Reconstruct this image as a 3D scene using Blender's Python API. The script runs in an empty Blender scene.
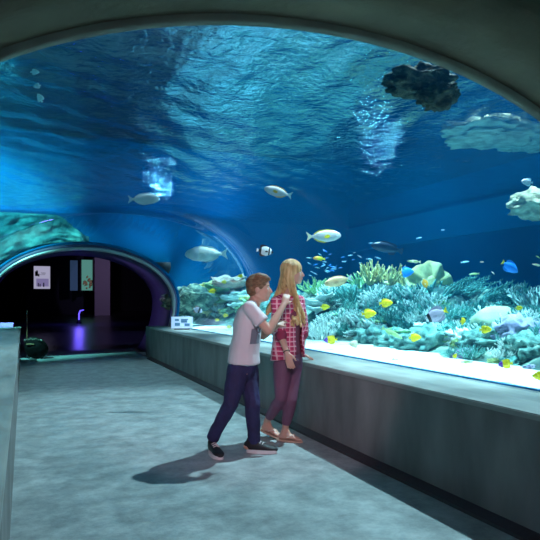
import bpy, bmesh, math, random
from mathutils import Vector, Matrix, noise
PI=math.pi; V=Vector
sc=bpy.context.scene; COL=sc.collection
F=574.4; H=1.276; HY=299.0; TH=.405
CT,ST=math.cos(TH),math.sin(TH)
RX=V((CT,-ST,0)); FX=V((ST,CT,0)); UP=V((0,0,1))
def at(px,py,D): return FX*D+RX*((px-270)/F*D)+V((0,0,H-(py-HY)/F*D))
def dirx(px,x): return x/(ST+(px-270)/F*CT)      # depth at which the column px crosses world x
# ---------------------------------------------------------------- materials
def mat(name, col=(.5,.5,.5), rough=.6, metal=0, spec=.5, ramp=None, scale=5, detail=5, dist=0, bump=0, bscale=None, emit=None, estr=1, stretch=(1,1,1), sss=0, coat=0):
    m=bpy.data.materials.new(name); m.use_nodes=True; nt=m.node_tree; N=nt.nodes; L=nt.links
    b=N['Principled BSDF']; b.inputs['Base Color'].default_value=(*col,1); b.inputs['Roughness'].default_value=rough
    b.inputs['Metallic'].default_value=metal; b.inputs['Specular IOR Level'].default_value=spec
    if coat: b.inputs['Coat Weight'].default_value=coat
    tc=N.new('ShaderNodeTexCoord'); mp=N.new('ShaderNodeMapping'); mp.inputs['Scale'].default_value=stretch
    L.new(tc.outputs['Object'],mp.inputs[0])
    if ramp:
        n=N.new('ShaderNodeTexNoise'); n.inputs['Scale'].default_value=scale; n.inputs['Detail'].default_value=detail; n.inputs['Distortion'].default_value=dist
        L.new(mp.outputs[0],n.inputs['Vector'])
        r=N.new('ShaderNodeValToRGB'); e=r.color_ramp.elements
        while len(e)<len(ramp): e.new(.5)
        for k,(p,c) in enumerate(ramp): e[k].position=p; e[k].color=(*c,1)
        L.new(n.outputs['Fac'],r.inputs[0]); L.new(r.outputs[0],b.inputs['Base Color'])
    if bump:
        n2=N.new('ShaderNodeTexNoise'); n2.inputs['Scale'].default_value=bscale or scale*4; n2.inputs['Detail'].default_value=6
        L.new(mp.outputs[0],n2.inputs['Vector'])
        bp=N.new('ShaderNodeBump'); bp.inputs['Strength'].default_value=bump; bp.inputs['Distance'].default_value=.02
        L.new(n2.outputs['Fac'],bp.inputs['Height']); L.new(bp.outputs[0],b.inputs['Normal'])
    if emit: b.inputs['Emission Color'].default_value=(*emit,1); b.inputs['Emission Strength'].default_value=estr
    return m
def glassmat(name, tint, gloss_max=.35, rough=.01, ior=1.2):
    m=bpy.data.materials.new(name); m.use_nodes=True; nt=m.node_tree; N=nt.nodes; L=nt.links; N.clear()
    o=N.new('ShaderNodeOutputMaterial'); mx=N.new('ShaderNodeMixShader'); t=N.new('ShaderNodeBsdfTransparent'); g=N.new('ShaderNodeBsdfGlossy')
    t.inputs[0].default_value=(*tint,1); g.inputs['Roughness'].default_value=rough
    f=N.new('ShaderNodeFresnel'); f.inputs[0].default_value=ior
    c=N.new('ShaderNodeMath'); c.operation='MINIMUM'; c.inputs[1].default_value=gloss_max
    ge=N.new('ShaderNodeNewGeometry'); iv=N.new('ShaderNodeMath'); iv.operation='SUBTRACT'; iv.inputs[0].default_value=1; L.new(ge.outputs['Backfacing'],iv.inputs[1]); ml=N.new('ShaderNodeMath'); ml.operation='MULTIPLY'; L.new(f.outputs[0],ml.inputs[0]); L.new(iv.outputs[0],ml.inputs[1])
    L.new(ml.outputs[0],c.inputs[0]); L.new(c.outputs[0],mx.inputs[0]); L.new(t.outputs[0],mx.inputs[1]); L.new(g.outputs[0],mx.inputs[2]); L.new(mx.outputs[0],o.inputs[0])
    return m
# ---------------------------------------------------------------- objects
def link(name,me,m=None,parent=None,smooth=True,mats=None):
    o=bpy.data.objects.new(name,me); COL.objects.link(o)
    for q in (mats or ([m] if m else [])): me.materials.append(q)
    if smooth:
        for p in me.polygons: p.use_smooth=True
    if parent:
        o.parent=parent; o.matrix_parent_inverse=parent.matrix_world.inverted() if False else Matrix()
    return o
def mk(name,bm,m=None,parent=None,smooth=True,mats=None):
    bmesh.ops.recalc_face_normals(bm,faces=bm.faces[:])
    me=bpy.data.meshes.new(name); bm.to_mesh(me); bm.free(); return link(name,me,m,parent,smooth,mats)
def tag(o,label=None,cat=None,group=None,kind=None):
    if label:o['label']=label
    if cat:o['category']=cat
    if group:o['group']=group
    if kind:o['kind']=kind
    return o
def empty(name,loc,label,cat,group=None,rz=0):
    o=bpy.data.objects.new(name,None); COL.objects.link(o); o.location=loc; o.rotation_euler=(0,0,rz); o.empty_display_size=.1
    return tag(o,label,cat,group)
def S(o): o['kind']='structure'; return o
def box(bm,a,b,bev=0):
    a=V(a);b=V(b); r=bmesh.ops.create_cube(bm,size=1,matrix=Matrix.Translation((a+b)/2)@Matrix.Diagonal((*(b-a),1)))
    if bev:
        es=list({e for v in r['verts'] for e in v.link_edges}); bmesh.ops.bevel(bm,geom=es,offset=bev,segments=2,affect='EDGES')
def bmbox(a,b,bev=0): bm=bmesh.new(); box(bm,a,b,bev); return bm
def loft(bm,pts,rad,side=None,n=12,cap=True,mi=0,ck=(1,1)):
    """rings of half-widths (ra along side, rb across) through pts"""
    pts=[V(p) for p in pts]; rings=[]; rad=[(r,r) if not isinstance(r,tuple) else r for r in rad]
    prev=None; L=len(pts)
    P=list(pts);R=list(rad);T=[]
    for i in range(L):
        t=(pts[min(i+1,L-1)]-pts[max(i-1,0)]); T.append(t.normalized() if t.length>1e-9 else V((0,0,1)))
    if cap:
        a,b=min(R[0]),min(R[-1])
        a*=ck[0]; b*=ck[1]; P=[pts[0]-T[0]*a*.95,pts[0]-T[0]*a*.7]+P+[pts[-1]+T[-1]*b*.7,pts[-1]+T[-1]*b*.95]
        R=[tuple(x*.25 for x in R[0]),tuple(x*.7 for x in R[0])]+R+[tuple(x*.7 for x in R[-1]),tuple(x*.25 for x in R[-1])]
        T=[T[0],T[0]]+T+[T[-1],T[-1]]
    for p,(ra,rb),t in zip(P,R,T):
        s=V(side) if side is not None else (prev if prev is not None else (V((1,0,0)) if abs(t.x)<.9 else V((0,1,0))))
        s=s-t*s.dot(t)
        if s.length<1e-6: s=V((0,1,.1))-t*t.dot(V((0,1,.1)))
        s.normalize(); prev=s; u=t.cross(s)
        rings.append([bm.verts.new(p+s*(ra*math.cos(2*PI*k/n))+u*(rb*math.sin(2*PI*k/n))) for k in range(n)])
    for A,B in zip(rings,rings[1:]):
        for k in range(n):
            f=bm.faces.new((A[k],A[(k+1)%n],B[(k+1)%n],B[k])); f.material_index=mi
    f1=bm.faces.new(rings[0][::-1]); f2=bm.faces.new(rings[-1]); f1.material_index=f2.material_index=mi
    return rings
def ell(bm,c,r,axes=(V((1,0,0)),V((0,1,0)),V((0,0,1))),sub=3):
    M=Matrix((axes[0]*r[0],axes[1]*r[1],axes[2]*r[2])).transposed().to_4x4(); M.translation=V(c)
    bmesh.ops.create_icosphere(bm,subdivisions=sub,radius=1,matrix=M)
def remesh(name,bm,voxel,smooth,m,parent,mats=None,disp=None,factor=.5):
    bmesh.ops.recalc_face_normals(bm,faces=bm.faces[:])
    me=bpy.data.meshes.new('tmp'); bm.to_mesh(me); bm.free()
    o=bpy.data.objects.new('tmp',me); COL.objects.link(o)
    r=o.modifiers.new('r','REMESH'); r.mode='VOXEL'; r.voxel_size=voxel
    if smooth: s=o.modifiers.new('s','SMOOTH'); s.iterations=smooth; s.factor=factor
    dg=bpy.context.evaluated_depsgraph_get(); dg.update()
    out=bpy.data.meshes.new_from_object(o.evaluated_get(dg)); bpy.data.objects.remove(o)
    if disp:
        for v in out.vertices: v.co=disp(v.co.copy(),v.normal.copy())
    out.materials.clear()
    return link(name,out,m,parent,True,mats)
def fbm(p,s,o=4,seed=0):
    return noise.fractal(V(p)*s+V((seed*7.3,seed*3.1,seed*1.7)),1,2,o)
# ---------------------------------------------------------------- measurements
XC=1.21; W=1.278; ZL=.67; A=1.87; B=1.134; Z0=1.21; WG=1.79
Y0,Y1,YP,YE=1.58,2.04,12.75,15.0
SURF=3.43; XR=9.0; XL=-7.0; YB=-4.0
def arch(ex=0,n=48,zb=ZL):
    o=[]; k=5
    for i in range(k): 
        z=zb+(Z0-zb)*i/k; off=A-(A-WG)*((Z0-z)/(Z0-ZL))**2; o.append((off+ex,z))
    for i in range(n+1):
        t=PI*i/n; o.append(((A+ex)*math.cos(t),Z0+(B+ex)*math.sin(t)))
    o+=[(-x,z) for x,z in o[:k][::-1]]
    return [(XC+x,z) for x,z in o]
def strip(bm,prof,ys,mi=0,close=False):
    """extrude an open profile along y; ys = list of (function or number)"""
    rows=[[bm.verts.new((x,(y(x) if callable(y) else y),z)) for x,z in prof] for y in ys]
    for a,b in zip(rows,rows[1:]):
        for k in range(len(prof)-(0 if close else 1)):
            j=(k+1)%len(prof); f=bm.faces.new((a[k],a[j],b[j],b[k])); f.material_index=mi
    return rows
def shell(pin,pout,ys):
    """closed arch shell between inner and outer profile"""
    bm=bmesh.new(); prof=pin+pout[::-1]; rows=strip(bm,prof,ys,close=True); n=len(pin)
    for r in (rows[0],rows[-1]):
        for k in range(n-1): bm.faces.new((r[k],r[k+1],r[2*n-2-k],r[2*n-1-k]))
    return bm
pskew=lambda d: (lambda x: YP+d-.12*(x-XC)/A)
# ---------------------------------------------------------------- setting materials
M={}
M['floor']=mat('concrete_floor',rough=.5,ramp=[(.32,(.17,.2,.205)),(.5,(.29,.33,.335)),(.68,(.45,.49,.49))],scale=5,detail=14,bump=.25,bscale=40,spec=.4)
for n_ in M['floor'].node_tree.nodes:
    if n_.type=='TEX_NOISE': n_.inputs['Roughness'].default_value=.74
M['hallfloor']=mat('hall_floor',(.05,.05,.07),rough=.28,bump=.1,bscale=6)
M['wall']=mat('low_wall_concrete',rough=.75,ramp=[(.3,(.13,.135,.135)),(.5,(.18,.185,.185)),(.75,(.24,.245,.24))],scale=3,detail=9,stretch=(1.5,1.5,.5),bump=.25,bscale=14)
M['ledge']=mat('ledge_concrete',rough=.5,ramp=[(.25,(.2,.225,.215)),(.5,(.29,.31,.295)),(.75,(.40,.42,.39))],scale=4,detail=9,stretch=(2,.35,1),bump=.15)
M['arch']=mat('arch_concrete',rough=.85,ramp=[(.3,(.085,.065,.04)),(.55,(.13,.10,.065)),(.75,(.19,.15,.095))],scale=2.2,detail=9,bump=.4,bscale=20)
M['ring']=mat('portal_metal',(.33,.35,.37),rough=.35,metal=.3)
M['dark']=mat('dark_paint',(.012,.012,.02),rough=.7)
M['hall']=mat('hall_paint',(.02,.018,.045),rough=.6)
M['base']=mat('skirting',(.035,.03,.035),rough=.5,bump=.2)
M['blue']=mat('tank_paint',rough=.9,spec=0,ramp=[(.3,(.003,.075,.2)),(.6,(.004,.12,.29)),(.8,(.006,.16,.35))],scale=.35,detail=3)
M['sand']=mat('sand',rough=.9,ramp=[(.3,(.75,.74,.68)),(.7,(.9,.89,.84))],scale=6,bump=.5,bscale=60)
M['rock']=mat('reef_rock',rough=.9,ramp=[(.3,(.02,.045,.04)),(.44,(.05,.10,.085)),(.55,(.13,.21,.16)),(.66,(.38,.44,.32)),(.75,(.16,.15,.11))],scale=3.4,detail=10,dist=.6,bump=.9,bscale=12)
M['rock_reflection']=mat('brown_rock_reflection',rough=.9,ramp=[(.3,(.22,.16,.1)),(.5,(.46,.35,.22)),(.72,(.65,.5,.34))],scale=3,detail=9,bump=.9,bscale=12)  # for the lumps that stand in for reflected rocks
# ---------------------------------------------------------------- room shell
S(mk('floor',bmbox((XC-W-.02,YB,-.1),(XC+W+.02,YE+.0,0)),M['floor'],smooth=False))
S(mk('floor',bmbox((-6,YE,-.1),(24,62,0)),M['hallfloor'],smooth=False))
def lowwall(name,sgn,yend):
    ZL=.67 if sgn>0 else .705
    x0=XC+sgn*W; x1=XC+sgn*(WG+.12)
    bm=bmbox((min(x0,x1),YB,-.02),(max(x0,x1),yend,ZL-.035))
    o=S(mk(name,bm,M['wall'],smooth=False))
    bm=bmbox((min(x0-sgn*.012,x1),YB,ZL-.035),(max(x0-sgn*.012,x1),yend,ZL),.006)
    S(mk('trim_%d'%(1 if sgn>0 else 2),bm,M['ledge'],smooth=False))
lowwall('wall_right',1,YP-.45); lowwall('wall_left',-1,YP+.1)
bm=bmesh.new(); prof=[(XC+W+.001,.0),(XC+W-.075,.0),(XC+W-.07,.018),(XC+W+.001,.045)]
rows=strip(bm,prof,[YB,YP-.45],close=True); bm.faces.new(rows[0]); bm.faces.new(rows[1])
S(mk('baseboard_right',bm,M['base'],smooth=False))
# concrete rib between two acrylic sections, with a lip against the glass
pin=arch(0,zb=ZL); pout=arch(.32,zb=ZL)
S(mk('wall_front',shell(arch(.022),pout,[Y0,Y1-.048]),M['arch']))
S(mk('trim_3',shell(pin,arch(.2),[Y1-.048,Y1]),mat('lip_concrete',rough=.8,ramp=[(.3,(.13,.13,.11)),(.7,(.22,.215,.18))],scale=5)))
# acrylic tunnel sections
M['acryl']=glassmat('acrylic',(.96,.985,.99),.3,.015,1.16)
S(mk('window_1',shell(arch(.045),arch(.085),[Y1-.01,pskew(-.01)]),M['acryl']))
S(mk('window_2',shell(arch(.045),arch(.085),[YB,Y0+.01]),M['acryl']))
# portal ring and the passage behind it
S(mk('trim_4',shell(arch(-.03,zb=ZL),arch(.03,zb=ZL),[pskew(-.03),pskew(.1)]),M['ring']))
M['passage']=mat('passage_paint',(.06,.045,.13),rough=.6)
pp=arch(-.0,zb=0)
S(mk('wall_passage',shell(arch(.01,zb=0),arch(.1,zb=0),[pskew(.1),YE]),M['passage']))
S(mk('wall_passage_outer',shell(arch(.1,zb=.3),arch(.16,zb=.3),[pskew(.1),YE]),M['blue']))
bm=bmbox((XC+W+.0,YP-.45+.002,-.02),(XC+WG+.12,YP+.05,ZL-.001)); S(mk('wall_end',bm,M['wall'],smooth=False))
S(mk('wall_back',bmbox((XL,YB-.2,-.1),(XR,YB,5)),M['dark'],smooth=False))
# hall beyond
def hall_wall(n,a,b,m): return S(mk(n,bmbox(a,b),M[m],smooth=False))
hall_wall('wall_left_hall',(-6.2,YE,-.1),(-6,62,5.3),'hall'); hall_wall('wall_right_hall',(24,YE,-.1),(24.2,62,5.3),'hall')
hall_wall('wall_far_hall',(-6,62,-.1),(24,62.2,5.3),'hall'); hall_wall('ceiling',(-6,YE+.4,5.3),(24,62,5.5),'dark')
# tank shell (cross-section walls around the water) with an opening for the passage
S(mk('wall_right_tank',bmbox((XR,YB,-.2),(XR+.2,YE,SURF+.6)),M['blue'],smooth=False))
S(mk('wall_left_tank',bmbox((XL-.2,YB,-.2),(XL,YE,SURF+.6)),M['blue'],smooth=False))
bm=bmesh.new(); hole=arch(.3,zb=0)
outer=[(XR+.2,0)]+[(XR+.2,5.3),(XL-.2,5.3),(XL-.2,0)]
def wallring(y0,y1):
    bm=bmesh.new(); n=len(hole)
    def out(i):
        a=PI*i/(n-1); 
        c,s=math.cos(a),math.sin(a); rx=(XR+.2-XC) if c>0 else (XC-XL+.2); t=min(rx/abs(c) if abs(c)>1e-6 else 1e9,5.3/s if s>1e-6 else 1e9)
        return (XC+c*t,s*t)
    oo=[out(i) for i in range(n)]
    rows=strip(bm,hole+oo[::-1],[y0,y1],close=True)
    for r in rows:
        for k in range(n-1): bm.faces.new((r[k],r[k+1],r[2*n-2-k],r[2*n-1-k]))
    return bm
S(mk('trim_6',bmbox((XR-.12,YB+.02,2.68),(XR-.015,YE-.03,SURF-.07)),mat('tank_lip_blue',(.006,.2,.4),.9,spec=0),smooth=False))
S(mk('wall_end_tank',wallring(YE,YE+.25),M['blue'],smooth=False))
# concrete tank bottom either side of the tunnel
S(mk('floor_right_tank',bmbox((XC+WG+.12,YB,-.2),(XR,YE,.3)),M['blue'],smooth=False))
S(mk('floor_left_tank',bmbox((XL,YB,-.2),(XC-WG-.12,YE,.3)),M['blue'],smooth=False))
S(mk('ceiling_tank',bmbox((XL-.2,YB,7.5),(XR+.2,YE+.25,7.7)),M['dark'],smooth=False))
S(mk('trim_5',bmbox((XC+WG+.10,YB,.5),(XC+WG+.135,YE-.05,ZL+.012)),mat('acrylic_edge_blue',(.01,.2,.5),.3),smooth=False))
# ---------------------------------------------------------------- water
def water_body():
    m=bpy.data.materials.new('water'); m.use_nodes=True; N=m.node_tree.nodes; L=m.node_tree.links; N.clear()
    o=N.new('ShaderNodeOutputMaterial'); t=N.new('ShaderNodeBsdfTransparent'); L.new(t.outputs[0],o.inputs['Surface'])
    a=N.new('ShaderNodeVolumeAbsorption'); a.inputs['Color'].default_value=(.26,.80,.96,1); a.inputs['Density'].default_value=.27
    s=N.new('ShaderNodeVolumeScatter'); s.inputs['Color'].default_value=(.01,.38,.9,1); s.inputs['Density'].default_value=.02; s.inputs['Anisotropy'].default_value=.2
    ad=N.new('ShaderNodeAddShader'); L.new(a.outputs[0],ad.inputs[0]); L.new(s.outputs[0],ad.inputs[1]); L.new(ad.outputs[0],o.inputs['Volume'])
    pr=arch(.095,zb=ZL+.002); 
    prof=[(XR-.01,.29),(XR-.01,SURF-.06),(XL+.01,SURF-.06),(XL+.01,.29),(pr[-1][0],.29)]+pr[::-1]+[(pr[0][0],.29)]
    bm=bmesh.new(); rows=strip(bm,prof,[YB+.01,YE-.01],close=True); bm.faces.new(rows[0]); bm.faces.new(rows[1][::-1])
    ob=mk('water',bm,m,smooth=False); ob['kind']='structure'
    # rippled surface seen from below
    m=bpy.data.materials.new('water_surface'); m.use_nodes=True; N=m.node_tree.nodes; L=m.node_tree.links; N.clear()
    o=N.new('ShaderNodeOutputMaterial'); t=N.new('ShaderNodeBsdfTransparent'); g=N.new('ShaderNodeBsdfGlossy'); mx=N.new('ShaderNodeMixShader')
    g.inputs['Roughness'].default_value=.03; g.inputs['Color'].default_value=(.7,.86,.95,1); t.inputs[0].default_value=(.9,.97,1,1)
    tc=N.new('ShaderNodeTexCoord'); n1=N.new('ShaderNodeTexNoise'); n1.inputs['Scale'].default_value=12; n1.inputs['Detail'].default_value=3; n1.inputs['Distortion'].default_value=.4
    bp=N.new('ShaderNodeBump'); bp.inputs['Distance'].default_value=.02; bp.inputs['Strength'].default_value=.7
    L.new(tc.outputs['Object'],n1.inputs['Vector']); L.new(n1.outputs['Fac'],bp.inputs['Height']); L.new(bp.outputs[0],g.inputs['Normal'])
    # caustic net painted into the transparent colour, patterning the light that comes through
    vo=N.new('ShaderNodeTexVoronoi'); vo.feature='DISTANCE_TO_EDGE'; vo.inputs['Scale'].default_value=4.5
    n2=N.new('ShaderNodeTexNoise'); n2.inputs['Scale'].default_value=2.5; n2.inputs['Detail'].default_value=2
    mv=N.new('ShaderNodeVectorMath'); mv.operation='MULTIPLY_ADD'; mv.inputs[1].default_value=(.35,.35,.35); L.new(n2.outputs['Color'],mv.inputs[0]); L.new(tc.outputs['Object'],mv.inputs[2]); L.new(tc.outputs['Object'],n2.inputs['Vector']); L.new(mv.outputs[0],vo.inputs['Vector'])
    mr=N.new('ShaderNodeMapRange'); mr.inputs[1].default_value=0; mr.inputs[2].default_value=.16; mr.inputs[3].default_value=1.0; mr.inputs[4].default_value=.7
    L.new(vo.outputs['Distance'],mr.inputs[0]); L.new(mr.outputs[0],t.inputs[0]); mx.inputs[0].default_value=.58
    L.new(t.outputs[0],mx.inputs[1]); L.new(g.outputs[0],mx.inputs[2]); L.new(mx.outputs[0],o.inputs['Surface'])
    bm=bmesh.new(); nx,ny=300,330; g0=[]
    for j in range(ny+1):
        y=YB+.02+(YE-YB-.04)*j/ny; row=[]
        for i in range(nx+1):
            x=XL+.02+(XR-XL-.04)*i/nx
            r=math.hypot(x+1.5,y-12.0); r2=math.hypot(x-7,y-5)
            z=.014*math.sin(r*11+2*fbm((x,y,0),.5))*math.exp(-r*.13)+.006*math.sin(r2*13+2.5*fbm((x,y,3),.6))+.013*fbm((x*1.5,y*.8,0),.9,3)+.006*fbm((x,y,5),4,2)
            row.append(bm.verts.new((x,y,SURF+z)))
        g0.append(row)
    for a,b in zip(g0,g0[1:]):
        for k in range(nx): bm.faces.new((a[k],a[k+1],b[k+1],b[k]))
    ob=mk('water_surface',bm,m); ob['kind']='structure'
water_body()
# ---------------------------------------------------------------- sand and reef
def sm(a,b,x):
    t=max(0,min(1,(x-a)/(b-a))); return t*t*(3-2*t)
def reef_h(x,y):
    e=3.78+.22*math.sin(y*1.1+1)+.15*fbm((x*.3,y,0),.8,3)
    kn=((-5,1.1),(5.5,1.16),(6.3,1.2),(7.4,1.42),(9.2,1.55),(11.2,1.32),(13,1.3),(16,1.5)); ridge=1.2
    for (a,p),(b,q) in zip(kn,kn[1:]):
        if a<=y<=b: ridge=p+(q-p)*sm(a,b,y)
    ridge+=.05*fbm((y,0,4),.5,2)
    wdt=2.0-.9*sm(10,13,y)
    up=sm(0,1,(x-e)/wdt); down=1-sm(6.6,8.3,x)
    h=.62+(ridge-.62)*up*down
    n=fbm((x,y,0),1.3,5)*.22+abs(fbm((x,y,9),3.2,4))*.14
    return h+n*up*(.3+.7*down)-.03
def sand_h(x,y): return .635+.02*fbm((x,y,2),1.2,3)+.025*sm(3.2,4,x)
def grid(fn,x0,x1,y0,y1,nx,ny):
    bm=bmesh.new(); g=[[bm.verts.new((x0+(x1-x0)*i/nx,y0+(y1-y0)*j/ny,fn(x0+(x1-x0)*i/nx,y0+(y1-y0)*j/ny))) for i in range(nx+1)] for j in range(ny+1)]
    for a,b in zip(g,g[1:]):
        for k in range(nx): bm.faces.new((a[k],a[k+1],b[k+1],b[k]))
    return bm
s=mk('sand',grid(sand_h,XC+WG+.1,XR-.02,YB+.02,YE-.02,50,130),M['sand']); tag(s,'pale sand bed of the aquarium running behind the glass on the right','sand',kind='stuff')
s=mk('sand',grid(lambda x,y:.6+.03*fbm((x,y,2),1.2,3),XL+.02,XC-WG-.1,YB+.02,YE-.02,50,100),M['sand']); tag(s,'pale sand bed of the aquarium beyond the left ledge','sand',kind='stuff')
s=mk('reef_rock',grid(reef_h,3.2,8.6,YB+.1,YE-.03,150,420),M['rock']); tag(s,'long teal rocky reef mound rising behind the sand strip','reef')
s=mk('reef_rock',grid(lambda x,y:.5+sm(-1.6,-3.5,x)*(0.9+.9*sm(10,14,y))+fbm((x,y,5),1.2,5)*.25*sm(-1.2,-2.2,x),XL+.1,-.9,YB+.1,YE-.03,100,260),M['rock']); tag(s,'rocky reef mound in the tank beyond the left ledge','reef')
def hit(px,py,hf=reef_h,d0=3.5,d1=16):
    D=d0
    while D<d1:
        p=at(px,py,D)
        if p.x>3.1 and p.z<=hf(p.x,p.y): return p,D
        D+=.03
    return None,None
# ---------------------------------------------------------------- corals
def cm(name,a,b,c=None,scale=6,bump=.6,rough=.85): return mat(name,rough=rough,ramp=[(.32,a),(.55,b),(.75,c or b)],scale=scale,detail=6,bump=bump,bscale=scale*5)
K={'cream':cm('cream_coral',(.62,.46,.16),(.95,.78,.36),(.99,.92,.6)),'white':cm('pale_coral',(.6,.68,.62),(.85,.9,.84),(.97,.98,.95)),
'green':cm('green_coral',(.2,.36,.15),(.4,.6,.28),(.65,.78,.4)),'tan':cm('tan_coral',(.3,.22,.12),(.55,.42,.24),(.72,.6,.36)),
'pink':cm('pink_coral',(.55,.25,.2),(.8,.48,.36),(.9,.66,.5),scale=14),'teal':cm('teal_coral',(.05,.2,.18),(.13,.38,.33),(.35,.65,.55)),'purple':cm('mauve_coral',(.2,.18,.3),(.4,.36,.5),(.6,.55,.66)),
'mottle':cm('mottled_coral',(.03,.1,.09),(.16,.32,.27),(.5,.62,.5),scale=13),
'moss':cm('olive_coral',(.1,.16,.05),(.26,.3,.1),(.4,.44,.18),scale=9)}
def tube(bm,pts,r0,r1,n=5):
    loft(bm,pts,[r0+(r1-r0)*i/(len(pts)-1) for i in range(len(pts))],n=n)
def branching(seed,n=26,r=.016,spread=1.0,h=.3,sub=2,curl=.25):
    rnd=random.Random(seed); bm=bmesh.new()
    for i in range(n):
        a=rnd.random()*2*PI; t=math.sqrt(rnd.random())*spread; d=V((math.cos(a)*t,math.sin(a)*t,1.0)).normalized()
        p=V((math.cos(a)*t*.08,math.sin(a)*t*.08,-.03)); L=h*rnd.uniform(.7,1.1); pts=[p]
        for k in range(4):
            d=(d+V((rnd.gauss(0,curl),rnd.gauss(0,curl),rnd.gauss(.05,curl*.5)))*.5).normalized(); p=p+d*L/4; pts.append(p)
        tube(bm,pts,r,r*.5)
        for k in range(sub):
            q=pts[rnd.choice((1,2,3))]; e=(d+V((rnd.gauss(0,.7),rnd.gauss(0,.7),rnd.uniform(0,.6)))).normalized(); l=L*rnd.uniform(.25,.42)
            tube(bm,[q,q+e*l*.5,q+(e+UP*.25).normalized()*l],r*.75,r*.4)
    ell(bm,(0,0,-.02),(.09,.09,.05),sub=2)
    return bm
def plume(seed,n=16):   # long arching plumes that sweep to one side
    rnd=random.Random(seed); bm=bmesh.new()
    for i in range(n):
        a=rnd.uniform(-.5,.5); L=rnd.uniform(.28,.5); el=rnd.uniform(.5,1.35); p=V((rnd.uniform(-.08,.08),rnd.uniform(-.1,.1),-.02)); pts=[p]
        for k in range(7):
            el-=.14; p=p+V((math.cos(a)*math.cos(el),math.sin(a)*math.cos(el),math.sin(el)))*L/7; pts.append(p)
        tube(bm,pts,.012,.006)
        for k in range(2,8):
            for s in (-1,1):
                q=pts[k]; tube(bm,[q,q+V((.01,s*.022,.012)),q+V((.022,s*.036,.03))],.006,.004,4)
    ell(bm,(0,0,-.02),(.1,.1,.05),sub=2)
    return bm
def plate(seed,r=.2,layers=3):
    rnd=random.Random(seed); bm=bmesh.new()
    tube(bm,[(0,0,-.1),(0,0,0),(0,0,.04+layers*.05)],.05,.03,8)
    for l in range(layers):
        R=r*rnd.uniform(.7,1.05); cx,cy=rnd.uniform(-.07,.07),rnd.uniform(-.07,.07); z0=.03+l*.065; ph=rnd.random()*6; tx,ty=rnd.uniform(-.2,.2),rnd.uniform(-.2,.2)
        top=[];bot=[];n=28;m=5
        for j in range(m+1):
            q=j/m; ra=[];rb=[]
            for k in range(n):
                a=2*PI*k/n; rr=R*q*(1+.13*math.sin(3*a+ph)+.07*math.sin(7*a+ph*2)+.04*math.sin(13*a)); x=math.cos(a)*rr;y=math.sin(a)*rr
                z=z0+.25*rr*q+tx*x+ty*y+.012*q*math.sin(6*a+ph)
                ra.append(bm.verts.new((cx+x,cy+y,z+.006))); rb.append(bm.verts.new((cx+x,cy+y,z-.012-.012*(1-q))))
            top.append(ra);bot.append(rb)
        for j in range(m):
            for k in range(n):
                k2=(k+1)%n; 
                bm.faces.new((top[j][k],top[j][k2],top[j+1][k2],top[j+1][k])); bm.faces.new((bot[j][k2],bot[j][k],bot[j+1][k],bot[j+1][k2]))
        for k in range(n):
            k2=(k+1)%n; bm.faces.new((top[m][k],top[m][k2],bot[m][k2],bot[m][k]))
    bmesh.ops.remove_doubles(bm,verts=bm.verts[:],dist=1e-5)
    return bm
def lumpy(seed,r=.16,amp=.25,fr=6,flat=.7,sub=4):
    bm=bmesh.new(); bmesh.ops.create_icosphere(bm,subdivisions=sub,radius=1)
    for v in bm.verts:
        d=v.co.normalized(); k=1+amp*fbm(d,fr*.3,4,seed)+amp*.5*abs(noise.noise(d*fr+V((seed,0,0))))
        v.co=V((d.x*r*k,d.y*r*k,d.z*r*k*flat))
    return bm
def fan(seed,r=.22):     # thick ruffled leather coral, a tilted scalloped sheet
    bm=bmesh.new(); n=40;m=8; T=[];Bk=[]
    for j in range(m+1):
        q=j/m;ra=[];rb=[]
        for k in range(n+1):
            a=-.25+(PI+.5)*k/n; rr=r*(.12+.88*q)*(1+.05*math.sin(5*a+seed)+.02*math.sin(13*a)); w=.022*q*q*math.sin(9*a+seed)+.05*q*q
            ra.append(bm.verts.new((math.cos(a)*rr,w+.012,math.sin(a)*rr))); rb.append(bm.verts.new((math.cos(a)*rr,w-.014,math.sin(a)*rr)))
        T.append(ra);Bk.append(rb)
    for j in range(m):
        for k in range(n):
            bm.faces.new((T[j][k],T[j][k+1],T[j+1][k+1],T[j+1][k])); bm.faces.new((Bk[j][k+1],Bk[j][k],Bk[j+1][k],Bk[j+1][k+1]))
    for k in range(n): bm.faces.new((T[m][k],T[m][k+1],Bk[m][k+1],Bk[m][k])); bm.faces.new((T[0][k+1],T[0][k],Bk[0][k],Bk[0][k+1]))
    for j in range(m):
        for k in (0,n): bm.faces.new((T[j][k],T[j+1][k],Bk[j+1][k],Bk[j][k]))
    tube(bm,[(0,0,-.12),(0,0,-.02),(0,0,.05)],.06,.045,8)
    return bm
def me_of(bm,sm_=True):
    bmesh.ops.recalc_face_normals(bm,faces=bm.faces[:]); me=bpy.data.meshes.new('coral'); bm.to_mesh(me); bm.free()
    for p in me.polygons: p.use_smooth=sm_
    return me
PB=[me_of(branching(s,n=24,r=.017)) for s in (1,2,3)]
PF=[me_of(branching(s,n=40,r=.011,h=.26,spread=1.3,sub=3,curl=.4)) for s in (11,12,13)]
PS=[me_of(branching(s,n=15,r=.02,h=.24,spread=1.5,sub=1,curl=.5)) for s in (21,22,23)]
PP=[me_of(plate(s)) for s in (1,2,3,4)]
PL=[me_of(lumpy(s)) for s in (1,2,3)]; PLb=[me_of(lumpy(s,amp=.5,fr=11)) for s in (4,5)]
PU=[me_of(plume(s)) for s in (1,2,3)]; PFn=[me_of(fan(s)) for s in (1,2)]
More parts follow.
